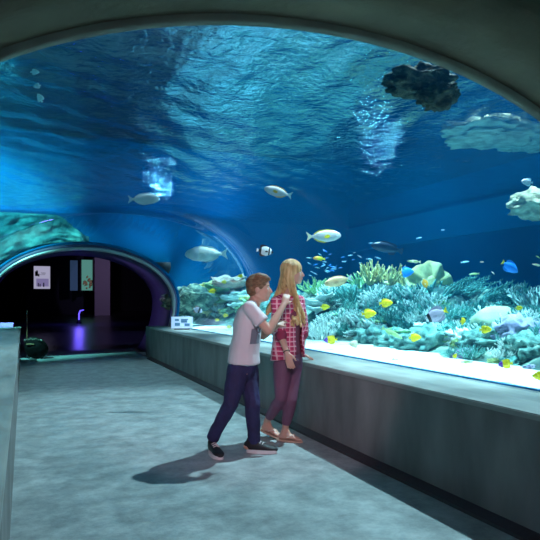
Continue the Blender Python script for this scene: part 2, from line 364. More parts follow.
def put(name,me,color,px,py,size,label,cat='coral',group=None,rz=None,tilt=0,dz=0,D=None,lift=0):
    if D is None:
        for q in range(12):
            p,d=hit(px,py+q*3)
            if p is not None and p.x<7.2 and p.y<YE-.25: break
            p=None
    else: p=at(px,py,D)
    if p is None: return None
    m2=me.copy() if me.materials and me.materials[0] is not K[color] else me
    if not m2.materials: m2.materials.append(K[color])
    elif m2 is not me: m2.materials.clear(); m2.materials.append(K[color])
    o=bpy.data.objects.new(name,m2); COL.objects.link(o); o.location=p+V((0,0,dz)); o.scale=(size,)*3
    o.rotation_euler=(tilt,0,rnd.random()*6.28 if rz is None else rz); return tag(o,label,cat,group)
rnd=random.Random(5)
cache={}
def meshfor(lst,i,color):
    key=(id(lst),i,color)
    if key not in cache:
        m=lst[i].copy(); m.materials.append(K[color]); cache[key]=m
    return cache[key]
def P(name,lst,i,color,px,py,size,label,**k):
    return put(name,meshfor(lst,i%len(lst),color),color,px,py,size,label,**({'rz':-TH+rnd.uniform(-.15,.15)} if (lst is PFn or lst is PU) else {}),**k)
# single colonies one can pick out
named=[('branching_coral',PB,0,'cream',372,281,1.25,'tall cream branching coral crowning the reef, left half of the pale thicket'),
('branching_coral',PB,1,'cream',388,280,1.2,'cream branching coral colony directly below the round blue fish'),
('branching_coral',PB,2,'cream',406,280,1.15,'cream branching coral between the round blue fish and the ruffled leather coral'),
('branching_coral',PB,0,'green',360,287,1.1,'greenish branching coral at the left shoulder of the cream thicket'),
('branching_coral',PF,0,'teal',352,300,1.2,'fine teal branching coral low at the left foot of the cream thicket'),
('leather_coral',PFn,0,'cream',431,286,1.75,'big ruffled cream leather coral standing on the reef crest'),
('leather_coral',PFn,1,'cream',421,287,1.15,'smaller ruffled cream leather coral at the left edge of the big one'),
('sea_plume',PU,0,'teal',447,296,1.1,'teal arching sea plume just right of the big leather coral'),
('sea_plume',PU,1,'teal',462,294,1.05,'teal arching sea plume second to the right of the big leather coral'),
('sea_plume',PU,2,'teal',480,305,1.1,'teal arching sea plume left above the smooth dome coral'),
('sea_plume',PU,0,'white',497,303,1.05,'pale arching sea plume behind the smooth dome coral'),
('bushy_coral',PF,1,'teal',520,303,1.3,'dense teal bushy coral on the crest near the right frame edge'),
('bushy_coral',PF,2,'white',534,306,1.2,'pale bushy coral on the crest cut by the right frame edge'),
('bushy_coral',PF,0,'green',318,293,1.35,'green feathery coral on the crest just right of the girl hair'),
('plate_coral',PP,0,'white',318,312,1.25,'wide pale plate coral beside the plaid shirt with a yellow tang over it'),
('bushy_coral',PF,1,'white',322,338,1.3,'pale lacy coral low beside the plaid shirt above the sand'),
('plate_coral',PP,1,'cream',204,292,1.9,'cream plate coral left of the boy, upper one on the far reef'),
('plate_coral',PP,2,'green',222,304,2.0,'pale green plate coral left of the boy in the middle of the far reef'),
('plate_coral',PP,3,'green',212,302,1.6,'green plate coral tilted between the two larger plates left of the boy'),
('plate_coral',PP,1,'white',238,308,1.8,'white plate coral close behind the boy shoulder'),
('bushy_coral',PF,2,'white',246,302,1.0,'pale lacy coral behind the boy neck'),
('leather_coral',PFn,1,'teal',244,290,1.2,'teal arch shaped coral standing behind the boy head'),
('plate_coral',PP,0,'pink',232,297,2.2,'pinkish brown plate coral left of the boy head'),
('plate_coral',PP,2,'green',194,286,1.8,'yellow green plate coral on the far rock wall by the portal'),
('branching_coral',PS,0,'teal',186,281,1.1,'thin teal branching coral highest on the far rock wall by the portal'),
]
for n,l,i,c,x,y,s,lab in named: P(n,l,i,c,x,y,s,lab)
# the smooth dome coral right
dm=bmesh.new(); bmesh.ops.create_icosphere(dm,subdivisions=4,radius=1)
for v in dm.verts:
    v.co=V((v.co.x*.27,v.co.y*.2,max(v.co.z,-.15)*.19+.02*fbm(v.co,1.5,2)))
p,_=hit(495,327)
o=mk('dome_coral',dm,cm('dome_skin',(.45,.5,.3),(.6,.64,.42),(.7,.72,.52),scale=4,bump=.15,rough=.6)); o.location=p+V((0,0,.05)); o.rotation_euler=(.15,-.12,-.6)
tag(o,'smooth pale green dome coral like a half shell, on the reef at the right','coral')
for (px,py,s,c,lab) in ((500,345,1.5,'teal','rounded teal boulder coral under the smooth dome coral'),(519,338,1.7,'purple','dark lumpy coral head right of the yellow tang under the dome'),(533,352,1.4,'teal','lumpy teal coral head by the right frame edge above the sand'),
    (483,345,1.3,'teal','dark crinkled coral head straight below the yellow tang under the dome'),(430,345,1.8,'teal','broad grey teal boulder between the plaid angelfish and the sand'),(398,345,1.6,'teal','mossy teal boulder on the sand edge left of centre tang'),
    (460,340,1.1,'white','bright pale coral pillar left of the dome coral near the sand'),(376,340,1.5,'teal','mossy boulder behind the pale yellow butterflyfish')):
    o=P('boulder_coral',PLb,int(px),'mottle' if c=='teal' else c,px,py,s,lab.replace('plaid angelfish','mauve angelfish').replace('centre tang','the lowest centre tang'))
# thickets of look-alikes along the slope
def sow(n,name,lst,cols,box_,srange,label,group,hf=None):
    x0,x1,y0,y1=box_
    for k in range(n):
        px,py=rnd.uniform(x0,x1),rnd.uniform(y0,y1)
        c=rnd.choice(cols); P(name,lst,k,c,px,py,rnd.uniform(*srange),label,group=group,tilt=rnd.uniform(-.35,.35))
sow(44,'branching_coral',PS,('white','teal','white'),(330,440,292,326),(.5,1.0),'small pale finger coral, one of the thicket below the cream branching corals','finger corals on the middle slope')
sow(34,'bushy_coral',PF,('white','teal','teal'),(325,445,300,335),(.45,.9),'small lacy coral tuft on the middle of the reef slope','lacy tufts on the middle slope')
sow(30,'branching_coral',PS,('white','teal'),(440,540,308,345),(.4,.8),'small finger coral on the right part of the reef slope','finger corals on the right slope')
sow(34,'bushy_coral',PF,('white','teal','teal'),(445,540,312,362),(.4,.85),'small lacy coral tuft on the right part of the reef slope','lacy tufts on the right slope')
sow(26,'plate_coral',PP,('white','teal','green'),(330,470,305,345),(.35,.7),'small ragged plate coral on the shaded middle slope','small plates on the middle slope')
sow(16,'plate_coral',PP,('green','white','green','cream'),(190,256,288,318),(.5,.95),'small plate coral on the far reef left of the boy','small plates on the far reef')
sow(20,'bushy_coral',PF,('white','teal'),(185,262,292,322),(.5,.9),'small lacy coral tuft on the far reef left of the boy','lacy tufts on the far reef')
sow(16,'rubble_rock',PLb,('teal','moss','purple'),(330,540,345,372),(.25,.6),'small rounded rubble rock at the edge of the sand','rubble rocks along the sand',)
# solid lumps added in place of rock reflections in the water surface
dark_refl=mat('dark_rock_reflection',rough=.9,ramp=[(.3,(.02,.02,.012)),(.5,(.07,.055,.03)),(.72,(.16,.12,.06))],scale=3,detail=9,bump=.9,bscale=12)
for (px,py,D,s,lab,sq) in ((420,82,4.4,(.24,.2,.1),'dark brown lump for a rock reflected in the water surface, highest at the right',0),(438,96,4.3,(.13,.15,.09),'smaller brown lump for a reflected rock beside the highest one',1),
    (492,134,7.45,(.62,.5,.1),'flat grey brown lump for a reflected rock, right of the glittering patch',2),(530,142,7.8,(.35,.35,.1),'dull teal lump for a reflected rock by the right frame edge',3),(536,204,6.9,(.26,.3,.16),'pale tan lump for a reflected rock, cut by the right frame edge',4)):
    bm=lumpy(30+sq,r=1,amp=.45,fr=7,flat=1); o=mk('rock',bm,M['rock_reflection'] if sq>1 else dark_refl); o.location=at(px,py,D); o.scale=s; tag(o,lab,'rock')
for k,(px,py,D,s) in enumerate(((-30,250,13.6,.6),(28,238,14.2,.42),(188,300,13.5,.55))):
    bm=lumpy(50+k,r=1,amp=.5,fr=6,flat=.7); o=mk('rock',bm,M['rock']); o.location=at(px,py,D); o.scale=(s,s*.6,s*.75)
    tag(o,['dark rock left of the portal at the frame edge','small dark rock at the far left over the portal','teal rock at the right foot of the portal'][k],'rock')

# rock relief added on the left end wall to turn the surface reflection teal
zl=lambda x: .5 if abs(x-XC)>A+.22 else Z0+(B+.2)*math.sqrt(max(0,1-((x-XC)/(A+.22))**2))
bm=bmesh.new(); nx,nz=150,60; fr=[]; 
for i in range(nx+1):
    x=XL+.1+(1.5-XL-.1)*i/nx; lo=zl(x)+.03; hi=3.34-.5*sm(.7,1.5,x); hi=max(hi,lo+.05); col_=[]
    for j in range(nz+1):
        z=lo+(hi-lo)*j/nz; e_=sm(0,.12,j/nz)*sm(0,.08,1-j/nz)*sm(0,.03,1-i/nx)*sm(0,.03,i/nx)
        col_.append(bm.verts.new((x,YE-.012-e_*(.14+.22*(fbm((x,z,0),1.5,5)+.6)+.12*abs(fbm((x,z,7),4,3))),z)))
    fr.append(col_)
for a_,b_ in zip(fr,fr[1:]):
    for j in range(nz): bm.faces.new((a_[j],a_[j+1],b_[j+1],b_[j]))
tag(mk('added_rock_wall',bm,mat('green_rock',rough=.9,ramp=[(.3,(.02,.06,.06)),(.5,(.06,.19,.19)),(.7,(.2,.4,.36))],scale=3,detail=9,bump=.8,bscale=12)),'teal rock face added on the tank end wall to colour the water reflection, above and left of the portal','rock')

# ---------------------------------------------------------------- fish
def fcol(name,c,rough=.4): return mat(name,c,rough,bump=.08,scale=8,bscale=30)
FC={'yellow':fcol('yellow_scales',(.95,.68,.01)),'grey':fcol('silver_grey_scales',(.72,.62,.66)),'pale':fcol('pale_scales',(.95,.78,.76)),'beige':fcol('beige_scales',(.95,.6,.32)),'cream':fcol('cream_scales',(.9,.8,.55)),
'navy':fcol('dark_navy_scales',(.03,.035,.07)),'black':fcol('black_scales',(.01,.01,.015)),'white':fcol('white_scales',(.9,.92,.95)),'blue':fcol('blue_scales',(.02,.3,1)),'purple':fcol('violet_scales',(.2,.06,.5)),
'mauve':fcol('mauve_scales',(.55,.42,.55)),'orange':fcol('orange_scales',(.95,.42,.04)),'chromis':fcol('pale_blue_scales',(.35,.75,.95)),'green':fcol('green_scales',(.4,.6,.25)),'brown':fcol('brown_scales',(.3,.16,.12)),'olive':fcol('olive_scales',(.5,.5,.2))}
def fish_body(bm,hp,wd,cols,n=14,st=22):
    """hp: (x,top,bottom) profile with nose at x=.5 and tail root at x=-.38; cols: list of (xmin, material index)"""
    xs=[.5-.88*i/(st-1) for i in range(st)]; rows=[]
    def ip(x,k):
        for a,b in zip(hp,hp[1:]):
            if a[0]>=x>=b[0]:
                t=(a[0]-x)/(a[0]-b[0]); t=t*t*(3-2*t)*.5+t*.5; return a[k]+(b[k]-a[k])*t
        return hp[-1][k]
    for x in xs:
        t_,b_=ip(x,1),ip(x,2); c=(t_+b_)/2; h=max((t_-b_)/2,.004); w=wd*min(1,h/.12)*(1 if x>0 else max(.25,1+x*1.7))
        w=max(w*min(1,(0.52-x)*6+.15),.004)
        rows.append([bm.verts.new((x,w*math.sin(2*PI*k/n),c+h*math.cos(2*PI*k/n))) for k in range(n)])
    for i,(a,b) in enumerate(zip(rows,rows[1:])):
        mi=0; xm=(xs[i]+xs[i+1])/2
        for lim,ix in cols:
            if xm<lim: mi=ix
        for k in range(n):
            f=bm.faces.new((a[k],a[(k+1)%n],b[(k+1)%n],b[k])); f.material_index=mi
    bm.faces.new(rows[0][::-1]).material_index=0; f=bm.faces.new(rows[-1]); f.material_index=cols[-1][1] if cols else 0
def fin(bm,outline,th=.006,y=0,mi=0,ax=None):
    a=[bm.verts.new((x,y+th,z)) for x,z in outline]; b=[bm.verts.new((x,y-th,z)) for x,z in outline]
    f=bm.faces.new(a); f.material_index=mi; f=bm.faces.new(b[::-1]); f.material_index=mi
    n=len(outline)
    for k in range(n): bm.faces.new((a[k],b[k],b[(k+1)%n],a[(k+1)%n])).material_index=mi
SH={ # nose .. tail root ; dorsal, anal, tail outlines
'tang':dict(hp=[(.5,.0,-.03),(.44,.07,-.09),(.3,.19,-.19),(.1,.25,-.25),(-.1,.22,-.22),(-.28,.1,-.1),(-.38,.04,-.04)],w=.075,
   d=[(.28,.17),(.2,.27),(.0,.33),(-.2,.33),(-.33,.22),(-.3,.08),(-.1,.2),(.1,.24)],a=[(.15,-.22),(.0,-.31),(-.2,-.32),(-.32,-.22),(-.3,-.08),(-.1,-.2)],t=[(-.36,.045),(-.5,.15),(-.47,0),(-.5,-.15),(-.36,-.045)]),
'unicorn':dict(hp=[(.5,.02,-.03),(.45,.09,-.08),(.3,.15,-.15),(.08,.175,-.18),(-.15,.13,-.135),(-.3,.05,-.055),(-.38,.025,-.03)],w=.075,
   d=[(.32,.14),(.28,.17),(.1,.2),(-.15,.17),(-.3,.08),(-.28,.04),(-.1,.13),(.1,.16)],a=[(.1,-.17),(0,-.2),(-.18,-.16),(-.3,-.08),(-.27,-.05),(-.1,-.13)],t=[(-.36,.03),(-.44,.08),(-.52,.14),(-.47,0),(-.52,-.14),(-.44,-.08),(-.36,-.03)]),
'grouper':dict(hp=[(.5,.0,-.04),(.42,.08,-.1),(.25,.15,-.14),(.05,.16,-.15),(-.15,.12,-.12),(-.3,.07,-.07),(-.38,.05,-.05)],w=.085,
   d=[(.25,.14),(.18,.2),(-.05,.2),(-.25,.17),(-.32,.1),(-.25,.08),(0,.14)],a=[(-.05,-.13),(-.1,-.19),(-.25,-.17),(-.3,-.07)],t=[(-.36,.05),(-.5,.11),(-.52,0),(-.5,-.11),(-.36,-.05)]),
'slim':dict(hp=[(.5,.0,-.02),(.42,.05,-.05),(.2,.09,-.09),(-.05,.085,-.085),(-.25,.05,-.05),(-.38,.03,-.03)],w=.05,
   d=[(.2,.08),(.1,.12),(-.2,.1),(-.3,.06),(-.2,.05),(0,.08)],a=[(-.0,-.08),(-.08,-.12),(-.25,-.09),(-.28,-.05)],t=[(-.36,.03),(-.5,.11),(-.45,0),(-.5,-.11),(-.36,-.03)]),
'round':dict(hp=[(.5,.0,-.03),(.42,.08,-.09),(.28,.22,-.22),(.05,.28,-.28),(-.15,.25,-.25),(-.3,.1,-.1),(-.38,.05,-.05)],w=.06,
   d=[(.2,.24),(.05,.33),(-.2,.36),(-.32,.28),(-.3,.1),(-.1,.25)],a=[(.1,-.25),(-.05,-.33),(-.22,-.34),(-.32,-.25),(-.3,-.1),(-.1,-.25)],t=[(-.36,.05),(-.48,.11),(-.5,0),(-.48,-.11),(-.36,-.05)])}
def fish(px,py,Lpx,ang,shape,cols,label,D=None,x=None,yaw=0,left=False,fins=None,tail=None,zones=(),name=None,cat='fish',group=None,parts=True,roll=0):
    """ang: degrees nose up; left: nose points left in the picture; zones: (x below, colour index)"""
    if D is None: D=dirx(px,x)
    p=at(px,py,D); L=Lpx*D/F/max(.35,math.cos(math.radians(yaw)))
    sg=-1 if left else 1; a=math.radians(ang); yw=math.radians(yaw)
    X=(RX*sg*math.cos(a)*math.cos(yw)+UP*math.sin(a)+FX*math.sin(yw)*math.cos(a)).normalized(); Y=UP.cross(X).normalized(); Z=X.cross(Y)
    if roll: Rm=Matrix.Rotation(math.radians(roll),3,X); Y=Rm@Y; Z=Rm@Z
    R=Matrix((X,Y,Z)).transposed().to_4x4(); s=SH[shape]; fins=fins or cols[0]; tail=tail or fins; nm=name or 'fish'
    mats=[FC[c] for c in cols]
    if not parts:
        bm=bmesh.new(); fish_body(bm,s['hp'],s['w'],list(zones),n=8,st=12); fin(bm,s['t']); fin(bm,s['d']); fin(bm,s['a'])
        o=mk(nm,bm,mats=mats); o.matrix_world=Matrix.Translation(p)@R@Matrix.Scale(L,4); return tag(o,label,cat,group)
    e=bpy.data.objects.new(nm,None); COL.objects.link(e); e.empty_display_size=.3; tag(e,label,cat,group)
    bm=bmesh.new(); fish_body(bm,s['hp'],s['w'],list(zones)); mk('body',bm,mats=mats,parent=e)
    for n_,k,c in (('tail_fin','t',tail),('dorsal_fin','d',fins),('anal_fin','a',fins)):
        bm=bmesh.new(); fin(bm,s[k]); mk(n_,bm,FC[c],e,smooth=False)
    for sy in (-1,1):
        bm=bmesh.new(); fin(bm,[(.2,-.02),(.12,.03),(.02,.0),(.0,-.06),(.1,-.08)],th=.004)
        for v in bm.verts: v.co.y+=sy*(s['w']*.9+(.2-v.co.x)*.25)
        mk('pectoral_fin',bm,FC[fins],e,smooth=False)
        bm=bmesh.new(); ell(bm,(.385,sy*s['w']*.62,s['hp'][1][1]*.45),(.02,.014,.02),sub=2); mk('eye',bm,FC['black'],e)
    e.matrix_world=Matrix.Translation(p)@R@Matrix.Scale(L,4); return e
fish(144,199,31,1,'unicorn',['grey'],'grey unicornfish swimming right, alone beside the glittering streak high on the left',D=8.6,name='unicornfish')
fish(278,192,28,15,'unicorn',['grey','cream','pale'],'lilac grey surgeonfish with orange belly swimming up left, highest over the couple',D=6.6,left=True,name='surgeonfish',fins='orange',tail='white',zones=((-.3,2),))
fish(206,254,42,-1,'unicorn',['pale'],'large pale silvery unicornfish swimming left above the far reef',D=11.9,left=True,name='unicornfish')
fish(324,236,34,2,'unicorn',['pale','cream'],'pale surgeonfish with yellow back fin swimming right above the girl',D=7.6,name='surgeonfish',fins='yellow',tail='cream')
fish(338,281,28,-14,'unicorn',['beige','pale'],'beige surgeonfish with white chin swimming left beside the girl face',x=3.7,left=True,name='surgeonfish',fins='beige',tail='white')
fish(265,251,17,-8,'round',['black','white','white','black','white'],'small black and white butterflyfish swimming right above the boy',D=7.4,name='butterflyfish',fins='black',tail='white',zones=((.36,1),(.3,3),(.2,2),(-.2,3)))
fish(387,248,32,12,'grouper',['navy','brown'],'dark navy triggerfish swimming left over the reef crest',x=4.6,left=True,name='triggerfish',fins='navy')
fish(436,315,25,-24,'tang',['black','white','black','mauve','yellow'],'mauve angelfish with dark face and yellow tail facing down left before the reef',x=3.75,left=True,name='angelfish',fins='mauve',tail='yellow',zones=((.44,1),(.36,2),(.26,3),(-.34,4)))
fish(510,267,19,-33,'tang',['blue'],'bright blue tang with yellow tail diving right over open water',x=4.2,name='blue_tang',fins='blue',tail='yellow')
fish(407,272,15,5,'round',['blue'],'round blue fish before the cream branching corals',x=4.2,yaw=15,name='blue_tang',fins='blue',tail='orange')
T='yellow tang '
for (px,py,L,a,lf,lab,x) in ((386,303,14,4,False,'centre of the reef, upper one of the pair with orange fins',3.7),(369,313.5,15,4,False,'centre of the reef, lower left one of the pair',3.65),(325,307,10,4,False,'hovering over the wide pale plate coral beside the plaid shirt',3.9),
    (415,337.5,13,3,False,'low over the mossy boulder, below and left of the mauve angelfish',3.6),(485.5,329.5,13,3,False,'under the smooth dome coral',3.6),(540,376,16,3,True,'cut by the right frame edge above the sand',3.35)):
    fish(px,py,L,a,'tang',['yellow'],T+lab,x=x,left=lf,name='yellow_tang')
fish(463,321,8,5,'round',['yellow'],'small yellow fish seen head on between the mauve angelfish and the dome coral',x=3.7,yaw=45,name='yellow_fish')
fish(519,308,8,3,'tang',['yellow'],'tiny yellow fish over the right reef crest',x=4.2,name='yellow_fish')
fish(354,344,11,4,'round',['cream'],'pale yellow butterflyfish low before the mossy boulder, just above the sand',x=3.5,left=True,name='butterflyfish',fins='cream')
fish(425,283,11,-70,'round',['orange','cream'],'orange butterflyfish facing down before the ruffled leather coral',x=4.3,name='butterflyfish',fins='cream')
for (px,py,L,a,lf,lab,x) in ((330.5,340,14,-3,True,'low beside the hand on the ledge',3.5),(505.5,364,15,-6,True,'over the sand at the right',3.4)):
    fish(px,py,L,a,'tang',['purple','yellow'],'angelfish with violet head and yellow body '+lab,x=x,left=lf,name='bicolor_angelfish',fins='yellow',zones=((.2,1),))
fish(319,258.5,12,6,'grouper',['orange','yellow','cream'],'small orange and yellow fish swimming left above the small blue shoal',x=4.3,left=True,name='yellow_fish',fins='yellow',zones=((.1,1),))
for (px,py,L,a,lf,lab) in ((240.5,276,6,0,True,'highest behind the boy head'),(224,282,6,0,True,'second highest left of the boy head'),(212.5,291,8,-10,True,'above the cream plate coral'),(225.5,315.5,6,0,False,'low in front of the far reef, middle of three'),(217,320,5,0,False,'low in front of the far reef, left of three'),(229,327,6,0,True,'just above the sand left of the boy')):
    fish(px,py,L,a,'tang',['yellow'],'small yellow fish '+lab,x=3.6,left=lf,name='yellow_fish',parts=True)
fish(197.5,310,11,-20,'round',['mauve','black','white'],'mauve and white striped fish near the far portal foot',x=3.45,name='butterflyfish',fins='brown',zones=((.25,1),(.1,0),(-.3,2)))
fish(467,362,12,0,'slim',['olive'],'olive wrasse resting low at the edge of the sand',x=3.5,name='wrasse')
fish(455,356,6,60,'round',['yellow','cream'],'tiny yellow fish over the sand just above the olive wrasse',x=3.55,name='yellow_fish')
fish(414,261.5,14,4,'slim',['olive'],'slender olive wrasse above the right end of the cream corals',x=4.6,left=True,name='wrasse',fins='cream')
fish(392,333,24,-28,'slim',['green'],'long green wrasse slanting down across the middle slope',x=3.75,name='wrasse')
fish(527,182,12,8,'round',['grey','olive'],'grey fish with bright fins high at the right frame edge',D=5.6,left=True,name='surgeonfish',fins='white')
fish(537,265,10,12,'slim',['cream'],'cream fish entering at the right frame edge, lower of two',x=4.2,left=True,name='wrasse')
fish(538,257,5,30,'slim',['green'],'green fish at the right frame edge, upper of two',x=4.4,left=True,name='wrasse',parts=False)
fish(474,274,11,-5,'slim',['green'],'greenish wrasse over the sea plumes',x=4.5,left=True,name='wrasse')
for (px,py,L,a,c,lab) in ((465,262,9,8,'chromis','pale blue fish left of the greenish wrasse in open water'),(493,273,4,-40,'cream','tiny cream fish left of the diving blue tang'),(500,283,4,80,'chromis','tiny pale fish upright below the diving blue tang'),
    (443,230,4,0,'chromis','tiny faint fish high in open water right of the dark triggerfish'),(419,238,6,10,'chromis','faint blue fish close right of the dark triggerfish'),(482,262,4,0,'cream','tiny fish between the greenish wrasse and the blue tang'),
    (378,258,7,-20,'chromis','pale blue fish straight below the dark triggerfish'),(369,259,6,0,'chromis','pale blue fish below left of the dark triggerfish'),(371,243,5,5,'chromis','pale blue fish left of the dark triggerfish')):
    fish(px,py,L,a,'slim',[c],lab,x=4.6,name='small_fish',parts=False)
rf=random.Random(9)
for k in range(46):
    px=rf.gauss(328,17); py=rf.gauss(268,9)-.12*(px-328)
    if px<306: px=612-px
    if (px-338)**2+((py-281)*1.7)**2<330: continue
    fish(px,py,rf.uniform(3.2,5.5),rf.uniform(-35,35),'slim',[rf.choice(['chromis','chromis','blue'])],'tiny blue damselfish in the shoal beside the girl face',x=rf.uniform(4.2,5.2),left=rf.random()<.6,name='damselfish',group='blue shoal beside the girl',parts=False)
for (px,py,L,a,lab) in ((35,72,9,0,'pale fish shape for a surface reflection near the top left corner, uppermost of three'),(37,86,8,-10,'pale fish shape for a surface reflection near the top left corner, middle of three'),(40,98,10,60,'pale fish shape for a surface reflection near the top left corner, lowest of three')):
    fish(px,py,L,a,'round',['white'],lab,D=5.0,name='reflection_fish',left=a!=0,parts=False)  # fish shapes added in place of pale reflections in the water surface

# ---------------------------------------------------------------- people
SK={'boy':mat('boy_skin',(.62,.36,.27),.5,bump=.03,scale=10,bscale=60),'girl':mat('girl_skin',(.64,.38,.29),.5,bump=.03,scale=10,bscale=60)}
for m_ in SK.values(): m_.node_tree.nodes['Principled BSDF'].inputs['Subsurface Weight'].default_value=.08
def interp(a,b,t): return V(a)*(1-t)+V(b)*t
def person(label,loc):
    return empty('person',loc,label,'person')
def rebase(root):
    """parts were built in world coordinates: bring them under the root"""
    for o in list(COL.objects):
        if o.get('_p')==root.name:
            if o.parent is None: o.parent=root; o.data.transform(Matrix.Translation(-root.location))
            else: o.data.transform(Matrix.Translation(-root.location))
            del o['_p']
def mark(o,root): o['_p']=root.name; return o
def hand(bm,wrist,dirv,palmn,L=.165,curl=.5,thumb=1,spread=.18,r=.0085):
    """palm and five fingers; dirv: along the hand, palmn: towards which fingers curl, thumb side = dirv x palmn * thumb"""
    d=V(dirv).normalized(); n=V(palmn); n=(n-d*n.dot(d)).normalized(); s=d.cross(n)*thumb
    k=L/.18; pl=.085*k
    loft(bm,[wrist,V(wrist)+d*pl*.35,V(wrist)+d*pl*.8,V(wrist)+d*pl],[(.024*k,.019*k),(.034*k,.017*k),(.039*k,.015*k),(.036*k,.012*k)],side=s,n=10)
    for i,(off,l) in enumerate(((.029,.072),(.010,.08),(-.010,.074),(-.028,.058))):
        p=V(wrist)+d*pl*.92+s*off*k; dd=(d+s*off/.03*spread*.5).normalized(); pts=[p-dd*.02,p]; l*=k
        for j,f in enumerate((.42,.32,.26)):
            ang=curl*(.55 if j==0 else .8); dd=(dd*math.cos(ang)+n*math.sin(ang)).normalized(); nn=n-dd*n.dot(dd); p=p+dd*l*f; pts.append(p)
        loft(bm,pts,[r*k*1.1,r*k*1.08,r*k,r*k*.92,r*k*.8],n=8)
    p=V(wrist)+d*pl*.25+s*.026*k; a=(d*.75+s*.75+n*.25).normalized(); b=(d*.95+s*.25+n*.35).normalized()
    loft(bm,[p-a*.01,p+a*.032*k,p+a*.032*k+b*.026*k,p+a*.032*k+b*.046*k],[.014*k,.011*k,.0098*k,.008*k],n=8)
def head(bm,c,fw,up,k=1.0,jaw=1.0):
    """one head; c = centre of the skull, fw = where the face points"""
    fw=V(fw).normalized(); up=V(up); up=(up-fw*up.dot(fw)).normalized(); s=fw.cross(up)
    ax=(fw,s,up); P=lambda a,b,c_: V(c)+fw*a*k+s*b*k+up*c_*k
    ell(bm,P(-.008,0,.022),(.094*k,.074*k,.09*k),ax,4)
    ell(bm,P(.018,0,-.035),(.07*k,.062*k,.082*k),ax,4)      # face block
    ell(bm,P(.052,0,-.088),(.03*k*jaw,.03*k,.024*k),ax,3)    # chin
    loft(bm,[P(-.02,.045,-.06),P(.045,.03,-.095)],[.022*k,.018*k],n=8); loft(bm,[P(-.02,-.045,-.06),P(.045,-.03,-.095)],[.022*k,.018*k],n=8)
    loft(bm,[P(.07,0,.012),P(.088,0,-.012),P(.102,0,-.034)],[(.009*k,.010*k),(.011*k,.012*k),(.014*k,.011*k)],side=s,n=10) # nose
    ell(bm,P(.092,.009,-.037),(.010*k,.008*k,.008*k),ax,2); ell(bm,P(.092,-.009,-.037),(.010*k,.008*k,.008*k),ax,2)
    ell(bm,P(.079,0,-.058),(.013*k,.022*k,.0065*k),ax,3); ell(bm,P(.077,0,-.069),(.013*k,.019*k,.007*k),ax,3)
    for q in (-1,1):
        ell(bm,P(.058,q*.036,-.026),(.024*k,.022*k,.024*k),ax,3)
        loft(bm,[P(.075,q*.012,.022),P(.07,q*.03,.026),P(.056,q*.047,.02)],[.009*k,.009*k,.007*k],n=8)
        ell(bm,P(-.012,q*.077,-.018),(.019*k,.008*k,.03*k),ax,3); ell(bm,P(-.016,q*.072,-.03),(.012*k,.009*k,.017*k),ax,2)
    return P,ax
def face_bits(root,P,ax,k,iris):
    for q in (-1,1):
        bm=bmesh.new(); ell(bm,P(.070,q*.029,-.008),(.0125*k,.0135*k,.0095*k),ax,3); o=mark(mk('eye',bm,mat('eye_white',(.8,.8,.78),.2)),root)
        bm=bmesh.new(); ell(bm,P(.0795,q*.030,-.008),(.004*k,.0062*k,.0065*k),ax,2); mark(mk('iris',bm,mat('iris',iris,.15)),root)
        bm=bmesh.new(); loft(bm,[P(.083,q*.012,.016),P(.081,q*.03,.021),P(.067,q*.048,.014)],[.0035*k,.0042*k,.002*k],n=6); mark(mk('eyebrow',bm,mat('brow',(.22,.13,.07),.8)),root)
    bm=bmesh.new(); ell(bm,P(.0855,0,-.0585),(.008*k,.021*k,.0055*k),ax,2); ell(bm,P(.0835,0,-.0685),(.008*k,.018*k,.006*k),ax,2); mark(mk('lips',bm,mat('lips',(.6,.22,.2),.4)),root)
def limb(bm,pts,rad,side=None,n=12,ck=(1,1)): loft(bm,pts,rad,side=side,n=n,ck=ck)
def shoe(root,heel,toe,nrm,m,ms,k=1.0,name='shoe'):
    h=V(heel);t=V(toe); d=(t-h).normalized(); u=(V(nrm)-d*V(nrm).dot(d)).normalized(); s=d.cross(u); L=(t-h).length
    def ring(bm,f,w,zb,zt): pass
    bm=bmesh.new()
    prof=[(0.02,.030,.078),(.15,.036,.088),(.32,.036,.082),(.5,.04,.06),(.7,.046,.045),(.88,.042,.036),(.98,.026,.026)]
    loft(bm,[h+d*L*f+u*(.02+zt/2) for f,w,zt in prof],[(w*k,zt/2+.004) for f,w,zt in prof],side=s,n=14)
    loft(bm,[h+d*L*.14+u*.06,h+d*L*.14+u*.098],[(.036,.042),(.037,.042)],side=s,n=14)
    o=mark(remesh(name,bm,.006,3,m,None),root)
    bm=bmesh.new(); n=30; top=[];bot=[]
    for i in range(n):
        a=2*PI*i/n; x=.5+.52*math.cos(a); w=(.043+.006*math.cos(a-.3))*math.sin(a)*k
        w=max(-.05,min(.05,w*1.12)); q=h+d*L*x+s*w; top.append(bm.verts.new(q+u*.03)); bot.append(bm.verts.new(q+u*.002))
    bm.faces.new(top); bm.faces.new(bot[::-1])
    for i in range(n): bm.faces.new((bot[i],bot[(i+1)%n],top[(i+1)%n],top[i]))
    so=mk('sole',bm,ms,smooth=False); so.parent=o; mark(so,root)
    bm=bmesh.new()
    for f in (.36,.45,.54): loft(bm,[h+d*L*f+s*.022+u*(.098-.08*(f-.3)),h+d*L*(f+.02)+u*(.108-.08*(f-.3)),h+d*L*(f+.04)-s*.022+u*(.098-.08*(f-.3))],[.004]*3,n=6)
    so=mk('laces',bm,ms); so.parent=o; mark(so,root)
    return o
def wrinkle(seed,amp,sc_=9):
    def f(co,no):
        q=V((co.x,co.y,co.z*.45)); return co+no*(amp*(fbm(q,sc_,3,seed)+.5*abs(noise.noise(q*sc_*2))))
    return f
def reparent(): pass
